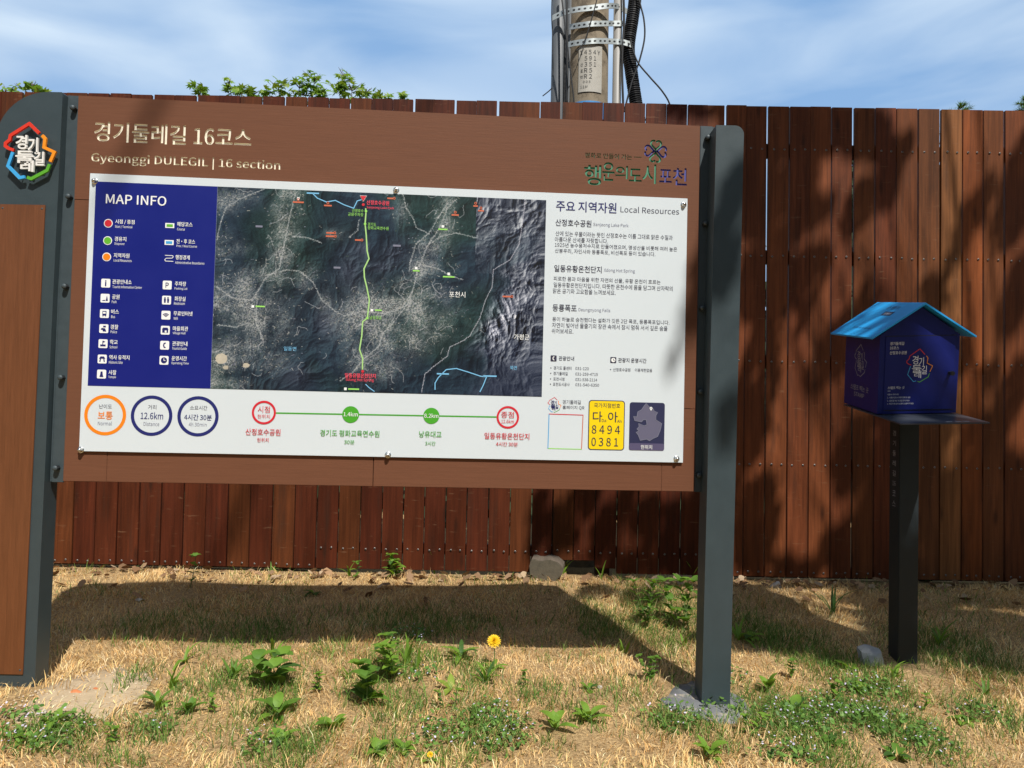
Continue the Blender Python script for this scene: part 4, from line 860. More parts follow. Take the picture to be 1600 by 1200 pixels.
cab([(996, -30), (999, 0), (1006, 30), (1007, 60), (999, 95), (990, 120), (984, 140), (975, 175)], 4.93, .006)
cab([(985, 60), (988, 75), (997, 98), (1015, 120), (1035, 143), (1047, 165), (1052, 200)], 4.92, .006)
cab([(872, -40), (878, 0), (884, 50), (890, 100), (897, 160), (899, 200)], 4.84, .005)
cab([(863, 137), (858, 142), (848, 150)], 4.98, .004)
cab([(884, -40), (886, 40), (886, 165)], 4.89, .008); cab([(973, -40), (975, 30), (972, 100), (974, 170)], 4.95, .008)
cab([(864, -40), (862, 20), (863.5, 60), (864, 120)], 5.0, .004); cab([(938, -20), (915, 60), (900, 80)], 4.86, .004)
def strap(pxy, name='perforated_strap', hole=True):
    P = smoothp([pl(*q) for q in pxy], 14); mb = MB(); hgt = .020
    vs = []; fs = []
    for q in P:
        vs += [q + Vector((0, 0, -hgt)), q + Vector((0, 0, hgt)), q + Vector((0, .004, hgt)), q + Vector((0, .004, -hgt))]
    for i in range(len(P) - 1):
        for k in range(4): fs.append((i * 4 + k, i * 4 + (k + 1) % 4, i * 4 + 4 + (k + 1) % 4, i * 4 + 4 + k))
    mb.add(vs, fs, GALV); s = mb.build(name, pole)
    acc = 0; last = P[0]; hm = MB()
    for i, q in enumerate(P[:-1]):
        acc += (q - last).length; last = q
        if acc > .036:
            acc = 0; t = (P[i + 1] - P[i]).normalized(); n_ = Vector((t.y, -t.x, 0)).normalized() if (abs(t.x) + abs(t.y)) > 1e-6 else Vector((0, -1, 0))
            if n_.y > 0: n_ = -n_
            c = q + n_ * .0012; vs = [c + t * (.010 * math.cos(2 * math.pi * k / 10)) + Vector((0, 0, .0065 * math.sin(2 * math.pi * k / 10))) for k in range(10)]
            hm = MB(); hm.add(vs, [list(range(10))], CABLE); hm.build('slot', s)
strap([(863, 28, 4.97), (880, 20, 4.94), (900, 15, 4.90), (925, 12, 4.887), (950, 9, 4.90), (966, 10, 4.965), (980, 18, 5.0)])
strap([(890, 42, 4.96), (905, 39.5, 4.91), (925, 37, 4.887), (950, 36.5, 4.93), (958, 36.5, 4.96), (970, 36.5, 4.965), (973, 36.5, 4.99)])
strap([(887, 70, 4.95), (900, 67, 4.915), (925, 64, 4.887), (945, 64, 4.92), (965, 65, 4.962), (975, 66, 4.94), (987, 70, 4.95)])
mb = MB(); mb.tube([pl(905, 160, PY) * Vector((0, 0, 1)) if False else Vector((0, 0, pl(925, 161, 4.9).z - .1)), Vector((0, 0, pl(925, 157.5, 4.9).z))], .1535, BLUEB, 36); mb.build('blue_band', pole, smooth=False)
PLT = mat('worn_white_number_plate', (.44, .42, .37), .6, .14, 16, dirt=((.17, .12, .08), 30, .58, .8)); PLK = mat('plate_black_print', (.05, .05, .05), .6, .3, 40)
mb = MB(); Rp = .1500
zt1 = pl(925, 70, 4.9).z; zt0 = pl(925, 143, 4.9).z
def cyl(x, z, r=Rp): a = x / Rp; return (r * math.sin(a), -r * math.cos(a), z)
xa, xb = -.083, .090
vs = []; fs = []
for i in range(13):
    x = xa + (xb - xa) * i / 12
    vs += [cyl(x, zt0), cyl(x, zt1), cyl(x, zt1, Rp - .002), cyl(x, zt0, Rp - .002)]
for i in range(12):
    for k in range(4): fs.append((i * 4 + k, i * 4 + (k + 1) % 4, i * 4 + 4 + (k + 1) % 4, i * 4 + 4 + k))
mb.add(vs, fs, PLT); plate = mb.build('number_plate', pole)
mb = MB()
def pt_(t_, x0, x1, y, h_):
    zc = zt1 + (zt0 - zt1) * y; u = lambda X: xa + (xb - xa) * X
    q, f = fit(t_, u(x0), u(x1), zc, (zt1 - zt0) * h_, .004); mb.add([cyl(p[0], p[1], Rp + .0012) for p in q], f, PLK)
for a in (('1 4 5 4 Y', .06, .90, .155, .095), ('5 9 1', .25, .72, .285, .095), ('간', .09, .19, .42, .07), ('3 5 1', .25, .72, .415, .095), ('로', .09, .19, .55, .07), ('R 5', .24, .56, .545, .095), ('번', .09, .19, .68, .07), ('R 2', .24, .56, .675, .095), ('0 0 5', .20, .50, .79, .05), ('1 2 M', .10, .38, .895, .055)): pt_(*a)
mb.build('plate_lettering', plate)
# ------------------------------------------------------------------ timber fence
anch = [(-2.835, 0), (-2.693, 1), (-2.266, 4), (-1.688, 8), (-1.398, 10), (-.83, 14), (-.28, 18), (.142, 21), (.416, 23), (.697, 25), (.973, 27), (1.111, 28), (1.521, 31), (1.66, 32), (1.942, 34), (2.227, 36), (2.51, 38), (2.796, 40), (3.219, 43)]
ax_, ai_ = [a[0] for a in anch], [a[1] for a in anch]
def bx_(i):
    if i < 0: return ax_[0] + .1425 * i
    if i > 43: return ax_[-1] + .142 * (i - 43)
    return float(np.interp(i, ai_, ax_))
fence = empty('timber_fence', (.2, FENCE_Y, 0), 'tall red-brown timber fence of vertical planks behind the map board and stamp box', 'fence')
fl = Vector((.2, FENCE_Y, 0))
SCRW = mat('dull_screw_steel', (.30, .28, .26), .45, .2, 200, metal=.6); sm = MB(); sm.dome((0, 0, 0), .0068, .003, SCRW, seg=10)
for k_ in range(2): sm.box(-.0055, .0055, -.0036, -.0028, -.0012, .0012, BLACKM, X=Matrix.Rotation(R_(45 + 90 * k_), 4, 'Y'))
SCREW = None
def plank_colour(i):
    rnd = random.Random(i * 31 + 5)
    base = Vector((.128, .039, .017)).lerp(Vector((.10, .026, .013)), rnd.random())
    if rnd.random() < .3: base = Vector((.150, .056, .022))
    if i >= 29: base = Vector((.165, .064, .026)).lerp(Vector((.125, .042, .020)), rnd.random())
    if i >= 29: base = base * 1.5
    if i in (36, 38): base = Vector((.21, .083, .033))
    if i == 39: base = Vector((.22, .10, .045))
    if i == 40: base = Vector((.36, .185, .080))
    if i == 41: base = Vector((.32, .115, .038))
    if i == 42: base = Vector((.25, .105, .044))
    return (base.x * .64, base.y * .49, base.z * .38, 1)
for i in range(-10, 57):
    rnd = random.Random(i * 7 + 1)
    x0, x1 = bx_(i), bx_(i + 1); gap = .0076 if i < 33 else .0090
    gap *= .75 + .5 * rnd.random()
    if i in (18, 19, 20, 22, 23, 24, 29, 31, 32): gap = .0062
    x0 += gap / 2; x1 -= gap / 2; xm = (x0 + x1) / 2
    zt = 3.107 + rnd.uniform(-.0025, .0025); zb = .028 if not 22 <= i <= 23 else .11
    if i in (21, 24): zb = .06
    mb = MB(); hw = (x1 - x0) / 2
    mb.box(-hw, hw, -.011 + rnd.uniform(-.0025, .0025), .011, zb, zt, WOOD, .0016)
    p = mb.build('plank', fence, loc=(xm - fl.x, 0, 0)); p.color = plank_colour(i)
    p.rotation_euler = (0, R_(rnd.uniform(-.10, .10) + (.25 if xm < 1.2 else -.25)), 0)
    rows = [2.822, 2.116, 1.427, .755]
    rows += [.05 if i < 11 else (.16 if i < 30 else .057)]
    if zb > .1: rows[-1] = .17
    for zr in rows:
        for sx in (-.5, .5):
            if SCREW is None:
                s = sm.build('screw', p, smooth=False); SCREW = s
            else:
                s = SCREW.copy(); COL.objects.link(s); s.parent = p
            s.location = (sx * hw + rnd.uniform(-.006, .006), -.0135, zr + rnd.uniform(-.004, .004))
            s.rotation_euler = (0, rnd.uniform(0, 3), 0)
for k_, zr in enumerate((2.822, 2.116, 1.427, .755)):
    mb = MB(); mb.box(-4.5, 5.0, .016, .056, -.045, .045, DARKWOOD, .003); mb.build('rail', fence, loc=(0, 0, zr))
mb = MB(); mb.box(-4.5, -1.38, .016, .056, -.035, .035, DARKWOOD, .003); mb.box(-1.37, 1.18, .016, .056, .075, .145, DARKWOOD, .003); mb.box(1.19, 5., .016, .056, -.035, .035, DARKWOOD, .003)
mb.build('bottom_rail', fence, loc=(0, 0, .05))
for xp in (-3.6, -1.45, .62, 2.75, 4.6):
    mb = MB(); mb.box(-.045, .045, .060, .150, -.1, 2.98, DARKWOOD, .004); mb.build('fence_post', fence, loc=(xp - .2, 0, 0))

# ------------------------------------------------------------------ vegetation
def leafmat(name, c, trans=.3, var=.22):
    m = mat(name, c, .5, var, 18, spec=.3); t = m.node_tree; p = t.nodes['Principled BSDF']
    tr = t.nodes.new('ShaderNodeBsdfTranslucent'); tr.inputs[0].default_value = (c[0] * 1.5, c[1] * 1.35, c[2] * .7, 1)
    mi = t.nodes.new('ShaderNodeMixShader'); mi.inputs[0].default_value = trans
    t.links.new(p.outputs[0], mi.inputs[1]); t.links.new(tr.outputs[0], mi.inputs[2]); t.links.new(mi.outputs[0], t.nodes['Material Output'].inputs[0]); return m
LF = [leafmat('leaf_bright', (.190, .340, .045), .4), leafmat('leaf_mid', (.125, .250, .038), .4), leafmat('leaf_deep', (.060, .135, .030)), leafmat('leaf_yellow_green', (.24, .34, .05))]
STEM = mat('green_stem', (.12, .19, .05), .6, .15, 30); BARK = mat('bark', (.13, .10, .075), .9, .3, 12, (1, 1, .3), bump=.6)
def fast_mesh(name, v, faces_flat, starts, cols, m, kind=None, parent=None):
    me = bpy.data.meshes.new(name); me.vertices.add(len(v)); me.vertices.foreach_set('co', np.asarray(v, np.float32).ravel())
    me.loops.add(len(faces_flat)); me.loops.foreach_set('vertex_index', np.asarray(faces_flat, np.int32))
    me.polygons.add(len(starts)); me.polygons.foreach_set('loop_start', np.asarray(starts, np.int32)); me.update(calc_edges=True)
    at = me.color_attributes.new('tint', 'FLOAT_COLOR', 'POINT'); at.data.foreach_set('color', np.concatenate([cols, np.ones((len(cols), 1))], 1).astype(np.float32).ravel())
    me.materials.append(m); o = bpy.data.objects.new(name, me); COL.objects.link(o)
    if parent: o.parent = parent
    if kind: o['kind'] = kind
    return o
rs = np.random.RandomState(11)
def blades(name, P, Ln, Wd, lean, cols, m, kind='stuff', lay=None):
    """curved grass blades: base, middle, tip"""
    n = len(P); az = rs.rand(n) * 6.283 if lay is None else lay + rs.randn(n) * .75; yaw = rs.rand(n) * 6.283
    d = np.stack([np.cos(az), np.sin(az)], 1); s = np.stack([np.cos(yaw), np.sin(yaw)], 1) * Wd[:, None] / 2
    l1 = Ln * .55; e1 = lean * .55; e2 = np.minimum(lean * 1.35, 1.9)
    mid = P + np.concatenate([d * (l1 * np.sin(e1))[:, None], (l1 * np.cos(e1))[:, None]], 1)
    tip = mid + np.concatenate([d * (Ln * .5 * np.sin(e2))[:, None], (Ln * .5 * np.cos(e2))[:, None]], 1)
    S3 = np.concatenate([s, np.zeros((n, 1))], 1)
    v = np.stack([P - S3, P + S3, mid + S3 * .75, mid - S3 * .75, tip], 1).reshape(-1, 3)
    b = np.arange(n)[:, None] * 5
    f = np.concatenate([b + np.array([0, 1, 2, 3]), b + np.array([3, 2, 4])], 1).ravel()
    st = (np.arange(n)[:, None] * 7 + np.array([0, 4])).ravel()
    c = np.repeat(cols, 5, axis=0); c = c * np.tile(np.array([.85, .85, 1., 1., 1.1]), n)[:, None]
    return fast_mesh(name, v, f, st, np.clip(c, 0, .9), m, kind)
def region(n):
    y = 1.9 + (4.60 - 1.9) * rs.rand(n) ** .85; x = (rs.rand(n) * 2 - 1) * (y * .74 + 1.15); return x, y
def smooth_noise(x, y, k, seed):
    r = np.random.RandomState(seed); o = 0
    for i in range(6): a = r.rand() * 6.28; q = k * (1 + i * .7); o = o + np.sin((x * math.cos(a) + y * math.sin(a)) * q + r.rand() * 6.28) / (1 + i * .5)
    return o / 2.2
foot = G(1108, 1100); sand = G(135, 1085)
x, y = region(190000)
keep = (rs.rand(len(x)) < .72 + .48 * smooth_noise(x, y, 7, 1))
keep &= (((x - foot.x) / .19) ** 2 + ((y - foot.y - .02) / .19) ** 2 > rs.rand(len(x)) * .5 + .75)
keep &= (((x - sand.x) / .19) ** 2 + ((y - sand.y) / .26) ** 2 > rs.rand(len(x)) * 1.5 - .12)
keep &= ~((np.abs(x - 1.835) < .10) & (y > 3.12) & (y < 3.42))
x, y = x[keep], y[keep]; n = len(x)
pal = np.array([(.84, .56, .25), (.90, .64, .32), (.76, .47, .19), (.90, .71, .43), (.56, .35, .15), (.78, .58, .25)])
c = pal[rs.choice(6, n, p=[.28, .24, .2, .1, .1, .08])] * (.82 + .36 * rs.rand(n, 1)) * (1 + .16 * smooth_noise(x, y, 4, 5)[:, None])
Ln = .015 + .042 * rs.rand(n) ** 2.0; Ln *= 1 + .45 * smooth_noise(x, y, 5, 9)
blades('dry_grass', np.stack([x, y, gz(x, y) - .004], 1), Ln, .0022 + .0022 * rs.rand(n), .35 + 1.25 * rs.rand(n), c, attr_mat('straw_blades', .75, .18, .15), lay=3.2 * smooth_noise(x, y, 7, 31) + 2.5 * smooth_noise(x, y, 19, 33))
# green grass growing in patches
GP = [(90, 1150, 95, 36, 1), (235, 1145, 55, 30, .8), (430, 1095, 50, 52, .8), (450, 1185, 70, 30, .9), (610, 1040, 55, 42, .8), (620, 1110, 60, 34, .7), (755, 1135, 62, 42, 1), (600, 1175, 45, 30, .7), (740, 1060, 40, 34, .7), (1010, 965, 40, 60, .6), (1062, 955, 50, 45, .6), (930, 965, 40, 30, .5), (1060, 1135, 62, 24, 1), (1235, 1120, 76, 44, 1), (1330, 1055, 80, 34, .9), (1250, 1010, 66, 34, .7), (1335, 1115, 70, 34, .9), (1430, 1150, 66, 44, .8), (1490, 1020, 80, 44, .8), (1540, 1110, 66, 28, .6), (1290, 1180, 60, 36, .8), (840, 1085, 45, 22, .5), (400, 990, 90, 24, .5), (650, 975, 130, 30, .5), (250, 975, 90, 24, .4), (1180, 985, 40, 30, .6), (860, 1165, 40, 20, .3), (330, 1060, 40, 20, .3), (960, 1080, 60, 30, .25), (700, 1190, 50, 20, .7), (180, 1190, 90, 16, .6), (380, 1062, 60, 26, .7), (520, 1015, 40, 16, .5), (300, 1085, 50, 26, .6), (490, 1155, 40, 26, .6), (560, 1080, 36, 30, .6), (215, 1060, 36, 22, .5), (1130, 1160, 40, 24, .6), (1395, 1085, 40, 24, .7), (1190, 1140, 40, 26, .8), (900, 1120, 46, 20, .5), (960, 985, 50, 22, .6), (1580, 1140, 40, 24, .5), (690, 1030, 60, 18, .6)]
xs_g, ys_g = [], []
for px, py, rx, ry, dn in GP:
    c0 = G(px, py); ex = (G(px + rx, py) - c0).x; ey = (G(px, max(py - ry, 880)) - c0).y
    k = int(ex * ey * 3.1 * 8500 * dn); a = rs.rand(k) * 6.28; r = np.sqrt(rs.rand(k)) * (.55 + .75 * rs.rand(k))
    xs_g.append(c0.x + ex * r * np.cos(a)); ys_g.append(np.minimum(c0.y + ey * r * np.sin(a), 4.58))
x, y = np.concatenate(xs_g), np.concatenate(ys_g)
x2, y2 = region(19000); k2 = smooth_noise(x2, y2, 5, 21) > .12; x = np.concatenate([x, x2[k2]]); y = np.concatenate([y, y2[k2]]); n = len(x)
pal = np.array([(.16, .29, .05), (.11, .22, .04), (.22, .33, .07), (.30, .34, .10), (.08, .15, .035)])
c = pal[rs.choice(5, n, p=[.3, .28, .18, .12, .12])] * (.8 + .4 * rs.rand(n, 1))
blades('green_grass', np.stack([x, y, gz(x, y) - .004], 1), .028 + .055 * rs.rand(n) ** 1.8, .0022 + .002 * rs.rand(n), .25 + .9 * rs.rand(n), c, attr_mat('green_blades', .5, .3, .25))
# low flowering ground cover: small round leaves and pale lilac flowers
FP = [(75, 1150, 80, 34, 1), (30, 1120, 40, 20, .6), (235, 1140, 40, 24, .5), (640, 1000, 40, 18, .6), (690, 1150, 50, 30, .8), (775, 1140, 60, 36, 1), (1060, 1128, 55, 22, .8), (1245, 1130, 70, 30, 1), (1330, 1118, 70, 26, 1), (1230, 1182, 60, 20, .9), (1420, 1150, 60, 36, .8), (1355, 1080, 60, 20, .7), (1530, 1120, 50, 20, .6), (1150, 1060, 30, 14, .4), (660, 1060, 40, 20, .4), (410, 1165, 40, 24, .6), (1130, 1110, 40, 14, .4)]
def confetti(name, P, size, cols, m, tilt):
    n = len(P); a = rs.rand(n) * 6.28; t = rs.randn(n) * tilt; b = rs.rand(n) * 6.28
    u = np.stack([np.cos(a), np.sin(a), np.sin(t)], 1) * size[:, None]; w_ = np.stack([-np.sin(a), np.cos(a), np.sin(rs.randn(n) * tilt)], 1) * size[:, None] * .72
    v = np.stack([P - u, P - u * .2 - w_, P + u * .7 - w_ * .6, P + u, P + u * .7 + w_ * .6, P - u * .2 + w_], 1).reshape(-1, 3)
    f = (np.arange(n)[:, None] * 6 + np.arange(6)).ravel(); return fast_mesh(name, v, f, np.arange(n) * 6, np.repeat(cols, 6, axis=0), m, 'stuff')
xl, yl, xf, yf_ = [], [], [], []
for px, py, rx, ry, dn in FP:
    c0 = G(px, py); ex = (G(px + rx, py) - c0).x; ey = (G(px, py - ry) - c0).y
    for kk_, X_, Y_ in ((int(ex * ey * 3.1 * 5200 * dn), xl, yl), (int(ex * ey * 3.1 * 650 * dn), xf, yf_)):
        a = rs.rand(kk_) * 6.28; r = np.sqrt(rs.rand(kk_)) * (.5 + .7 * rs.rand(kk_)); X_.append(c0.x + ex * r * np.cos(a)); Y_.append(c0.y + ey * r * np.sin(a))
x, y = np.concatenate(xl), np.concatenate(yl); n = len(x)
c = np.array([(.12, .24, .045), (.08, .17, .035), (.17, .30, .06)])[rs.randint(3, size=n)] * (.8 + .4 * rs.rand(n, 1))
confetti('ground_cover', np.stack([x, y, gz(x, y) + .004 + .035 * rs.rand(n)], 1), .0045 + .006 * rs.rand(n), c, attr_mat('cover_leaves', .5, .25, .25), .5)
x, y = np.concatenate(xf), np.concatenate(yf_); n = len(x)
confetti('tiny_lilac_flowers', np.stack([x, y, gz(x, y) + .025 + .035 * rs.rand(n)], 1), .0030 + .0022 * rs.rand(n), np.array([(.70, .64, .80)]) * (.85 + .2 * rs.rand(n, 1)), attr_mat('lilac_petals', .6, .2), .4)
# dead leaves and thatch along the fence foot
n = 420; x = (rs.rand(n) * 2 - 1) * 3.6; y = 4.60 - np.abs(rs.randn(n)) * .10 - .0; k_ = rs.rand(n) < .25; y[k_] -= rs.rand(k_.sum()) * .5
c = np.array([(.30, .19, .11), (.22, .13, .07), (.42, .31, .20), (.18, .10, .05), (.36, .22, .12)])[rs.randint(5, size=n)] * (.8 + .4 * rs.rand(n, 1))
confetti('fallen_leaves', np.stack([x, y, gz(x, y) + .012 + .022 * rs.rand(n)], 1), .012 + .024 * rs.rand(n), c, attr_mat('dead_leaf', .8, .1, .15), .45)

# weeds: every plant a thing of its own
def leaf(mb, b, az, el, ln_, wd, m, droop=.6, seg=5, fold=.25):
    d = Vector((math.cos(az), math.sin(az), 0)); s = Vector((-d.y, d.x, 0)); p = Vector(b); e = el; vs = []; fs = []
    for i in range(seg + 1):
        t = i / seg; w_ = wd / 2 * (math.sin(math.pi * min(1, (t * .93 + .07) ** .8)) ** .8 if t < 1 else .02)
        up = Vector((-d.x * math.sin(e), -d.y * math.sin(e), math.cos(e)))
        vs += [p - s * w_ + up * (w_ * fold), p, p + s * w_ + up * (w_ * fold)]
        p = p + (d * math.cos(e) + Vector((0, 0, math.sin(e)))) * (ln_ / seg); e -= droop / seg
    for i in range(seg): fs += [(i * 3, i * 3 + 1, i * 3 + 4, i * 3 + 3), (i * 3 + 1, i * 3 + 2, i * 3 + 5, i * 3 + 4)]
    mb.add(vs, fs, m)
def weed_root(px, py, name, label, cat): p = G(px, py); return empty(name, p, label, cat)
def hpx_m(px, py, h): p = G(px, py); return h * p.y / FPX
def rosette(px, py, hp, n, ln_, wd, mi, label, seed, el=.7, name='broadleaf_weed', cat='weed'):
    r = random.Random(seed); t = weed_root(px, py, name, label, cat); k = hpx_m(px, py, 1); mb = MB(); sb = MB()
    for i in range(n):
        a = 6.283 * i / n + r.uniform(-.5, .5); e = el + r.uniform(-.35, .35); h0 = r.uniform(0, .55) * hp * k
        q = Vector((math.cos(a) * .008, math.sin(a) * .008, h0)); sb.tube([(0, 0, -.01), q * .6, q + Vector((math.cos(a), math.sin(a), .4)) * .006], [.0022, .0018, .0014], STEM, 5)
        leaf(mb, q, a, e, ln_ * k * r.uniform(.75, 1.15), wd * k * r.uniform(.8, 1.15), LF[mi if r.random() < .7 else r.choice((0, 1, 2))], r.uniform(.5, 1.3))
    sb.build('stem', t); mb.build('foliage', t, smooth=True); return t
def stemweed(px, py, hp, ns, ln_, wd, mi, label, seed, name='tall_weed', spread=.25, cat='weed', pairs=5):
    r = random.Random(seed); t = weed_root(px, py, name, label, cat); k = hpx_m(px, py, 1); mb = MB(); sb = MB()
    for j in range(ns):
        a0 = r.uniform(0, 6.28); H = hp * k * r.uniform(.7, 1.0); top = Vector((math.cos(a0) * spread * H * r.random(), math.sin(a0) * spread * H * r.random(), H)); b = Vector((r.uniform(-1, 1), r.uniform(-1, 1), 0)) * .02 * (ns > 1)
        pts = [b.lerp(b + top, q) + Vector((math.sin(q * 3 + j) * .006, 0, 0)) for q in (0, .3, .6, 1)]; sb.tube(pts, [.0026, .0022, .0018, .0012], STEM, 5)
        for i in range(pairs):
            q = .2 + .8 * i / (pairs - 1); c_ = b.lerp(b + top, q)
            for s in range(2 if q < .95 else 4):
                leaf(mb, c_, a0 + i * 2.4 + s * (3.14 if q < .95 else 1.6) + r.uniform(-.4, .4), r.uniform(.3, .9), ln_ * k * r.uniform(.7, 1.1) * (1.05 - .35 * q), wd * k * r.uniform(.8, 1.1), LF[mi if r.random() < .7 else r.choice((0, 1, 2))], r.uniform(.5, 1.2))
    sb.build('stem', t); mb.build('foliage', t, smooth=True); return t
def tuft(px, py, n, ln_, wd, mi, label, seed, lean=.5, name='grass_tuft', cat='grass tuft'):
    r = random.Random(seed); p = G(px, py); k = hpx_m(px, py, 1); mb = MB()
    for i in range(n):
        a = r.uniform(0, 6.28); leaf(mb, (r.uniform(-.01, .01), r.uniform(-.01, .01), -.005), a, 1.5 - r.uniform(0, lean), ln_ * k * r.uniform(.6, 1.1), wd * k, LF[mi if r.random() < .7 else 0], r.uniform(.3, 1.6) * (lean + .3), 7, .35)
    o = mb.build(name, smooth=True, loc=p); return tag(o, label, cat)
stemweed(297, 918, 50, 1, 16, 8, 1, 'thin seedling at the fence foot behind the left half of the map board', 1, pairs=4)
rosette(490, 930, 16, 6, 16, 7, 2, 'small dark weed in the board shadow edge below the fence, behind the first green dot', 2, .3)
stemweed(556, 905, 28, 1, 14, 6, 1, 'short upright sprout at the fence foot, left of the larger bright fence weed', 3, pairs=3)
stemweed(617, 902, 34, 3, 22, 8, 0, 'bright leafy weed with pointed leaves growing against the fence planks', 4, pairs=4, spread=.5)
tuft(677, 897, 2, 40, 4, 0, 'single upright grass blade against the fence, right of the bright leafy weed', 5, .1)
tuft(545, 900, 5, 24, 3, 0, 'short tuft of grass blades at the fence, left of the short sprout', 6, .6)
tuft(425, 895, 6, 22, 3, 1, 'low grass tuft among dead leaves at the fence foot', 7, .9)
tuft(880, 900, 5, 46, 4, 3, 'arching grass tuft beside the cut log at the fence', 8, 1.0)
tuft(940, 908, 2, 44, 4, 0, 'lone tall grass blade at the fence, right of the cut log', 9, .12)
tuft(1083, 905, 3, 34, 4, 3, 'pale dry grass sprig at the fence just left of the right sign post', 10, .3)
stemweed(1012, 985, 84, 3, 24, 6, 1, 'tall slender narrow-leaved weed left of the right sign post', 11, pairs=7, spread=.35)
stemweed(1068, 985, 84, 3, 30, 13, 1, 'bushy dark green weed half hidden behind the right sign post', 12, pairs=5, spread=.55)
tuft(1152, 1000, 7, 60, 5, 0, 'arching bright grass clump just right of the right sign post', 13, 1.0)
rosette(1172, 1000, 14, 7, 20, 12, 0, 'small round-leaved weed under the arching grass by the right sign post', 14, .5)
tuft(1070, 1010, 4, 26, 4, 0, 'few short grass blades in the post shadow, left of the footing', 15, .4)
tuft(975, 1020, 3, 30, 5, 0, 'bright grass blade at the corner of the board shadow', 16, .4)
stemweed(1012, 1065, 40, 3, 12, 7, 1, 'small leafy sprig at the edge of the concrete footing', 17, pairs=5, spread=.5)
stemweed(430, 1075, 52, 3, 40, 21, 1, 'leafy weed with grey-green broad leaves, topmost of the left weed column', 18, pairs=3, spread=.9)
rosette(432, 1120, 26, 8, 38, 17, 1, 'dark broad-leaved weed in the middle of the left weed column', 19, .7)
rosette(440, 1160, 16, 9, 26, 13, 0, 'bright green weed at the bottom of the left weed column', 20, .6)
tuft(428, 1030, 4, 46, 6, 0, 'long blades of grass rising from the left weed column into the board shadow', 21, .35)
stemweed(578, 1100, 66, 3, 40, 21, 1, 'upright weed with large oval leaves below the dandelion, at the centre of the lawn', 22, pairs=3, spread=.9)
rosette(520, 1140, 14, 5, 28, 18, 0, 'little two-lobed seedling alone on dry grass between two weed columns', 23, .75)
stemweed(610, 1060, 66, 4, 28, 12, 0, 'bright bushy weed with thin flower stalks reaching into the board shadow', 24, pairs=4, spread=.7)
tuft(636, 1040, 5, 50, 6, 0, 'broad upright grass blades beside the bright bushy weed', 25, .3)
tuft(650, 1050, 3, 42, 5, 0, 'thin grass blades left of the dandelion leaves', 26, .25)
rosette(590, 1180, 20, 10, 20, 15, 0, 'round-leaved low weed at the very front of the lawn', 27, .6)
rosette(760, 1070, 26, 9, 30, 7, 0, 'clump of narrow leaves directly under the dandelion flower', 28, 1.0)
rosette(720, 1030, 20, 8, 34, 9, 0, 'jagged dandelion-like leaves left of the yellow flower', 29, .7)
rosette(705, 1080, 10, 4, 24, 10, 3, 'yellowing leaves of a weed left below the dandelion', 30, .5)
rosette(868, 1140, 26, 7, 36, 15, 0, 'broad pointed-leaf weed on dry grass, left one of a touching pair', 31, .7)
rosette(920, 1128, 26, 8, 34, 13, 0, 'leafy green weed touching the broad pointed-leaf weed on its right', 32, .8)
rosette(920, 1078, 8, 6, 14, 8, 0, 'tiny green rosette beside a pebble on the dry grass', 33, .5)
rosette(1108, 1185, 28, 9, 28, 15, 0, 'round-leaved green weed in front of the concrete footing', 34, .8)
rosette(1240, 1112, 18, 8, 22, 16, 0, 'bright round-leaved weed among lilac flowers right of the footing', 35, .7)
rosette(1200, 1082, 20, 6, 22, 14, 0, 'pair of bright upright leaves right of the right sign post foot', 36, 1.1)
stemweed(1236, 1060, 40, 1, 14, 7, 1, 'single thin-stemmed sprout between the sign post and the stamp box', 37, pairs=5)
rosette(1325, 1048, 12, 7, 18, 12, 0, 'bright green seedling lit by the sun below the grey rock', 38, .7)
rosette(1345, 1080, 12, 7, 18, 13, 0, 'small seedling in front of the stamp post', 39, .6)
rosette(1505, 1128, 6, 6, 20, 12, 0, 'flat pale weed in front on the right side of the lawn', 40, .3)
rosette(85, 1135, 22, 10, 30, 13, 0, 'bright leafy weed in the flowering patch in front of the left post', 41, .6)
rosette(45, 1160, 16, 9, 24, 14, 0, 'low leafy weed at the left edge of the flowering patch', 42, .6)
rosette(245, 1110, 30, 10, 30, 8, 0, 'spiky bright weed on dry grass right of the bare sand', 43, 1.0)
rosette(295, 1115, 22, 9, 24, 10, 1, 'smaller weed just right of the spiky bright weed near the sand', 44, .9)
tuft(290, 1035, 6, 50, 5, 0, 'arching grass tuft in the board shadow right of the sand', 45, .9)
tuft(270, 1075, 7, 50, 5, 0, 'upright grass tuft between the sand and the board shadow', 46, .5)
tuft(365, 1060, 8, 40, 5, 1, 'green grass tuft on the lit lawn below the board shadow', 47, .7)
rosette(630, 1175, 14, 8, 18, 14, 0, 'low round-leaved weed just behind the front round-leaved weed', 48, .5)
rosette(1300, 1165, 16, 8, 20, 13, 1, 'dull green weed in the flowering patch in front of the stamp box', 49, .6)
rosette(1400, 1185, 12, 8, 26, 12, 1, 'wide low weed at the front edge below the stamp box', 50, .4)
tuft(1468, 1010, 8, 56, 4, 1, 'tall grass tuft right of the stamp box post in the shade', 51, .5)
tuft(1300, 960, 6, 60, 4, 2, 'dark grass tuft in the shade behind the grey rock', 52, .5)
stemweed(335, 1115, 30, 1, 14, 6, 0, 'thin leafy sprout on straw between the small weed and the left weed column', 61, pairs=4)
stemweed(492, 1085, 34, 2, 14, 6, 0, 'two slender sprouts right of the leafy top of the left weed column', 62, pairs=4)
stemweed(700, 1110, 32, 2, 13, 6, 0, 'slender sprouts left of the flowering patch in the middle of the lawn', 63, pairs=4, spread=.5)
stemweed(820, 1075, 28, 1, 12, 6, 1, 'single little sprout on the straw right of the dandelion', 64, pairs=4)
stemweed(1305, 1095, 30, 2, 13, 7, 0, 'pair of leafy sprouts standing in the lilac flowers in front of the stamp box', 65, pairs=4)
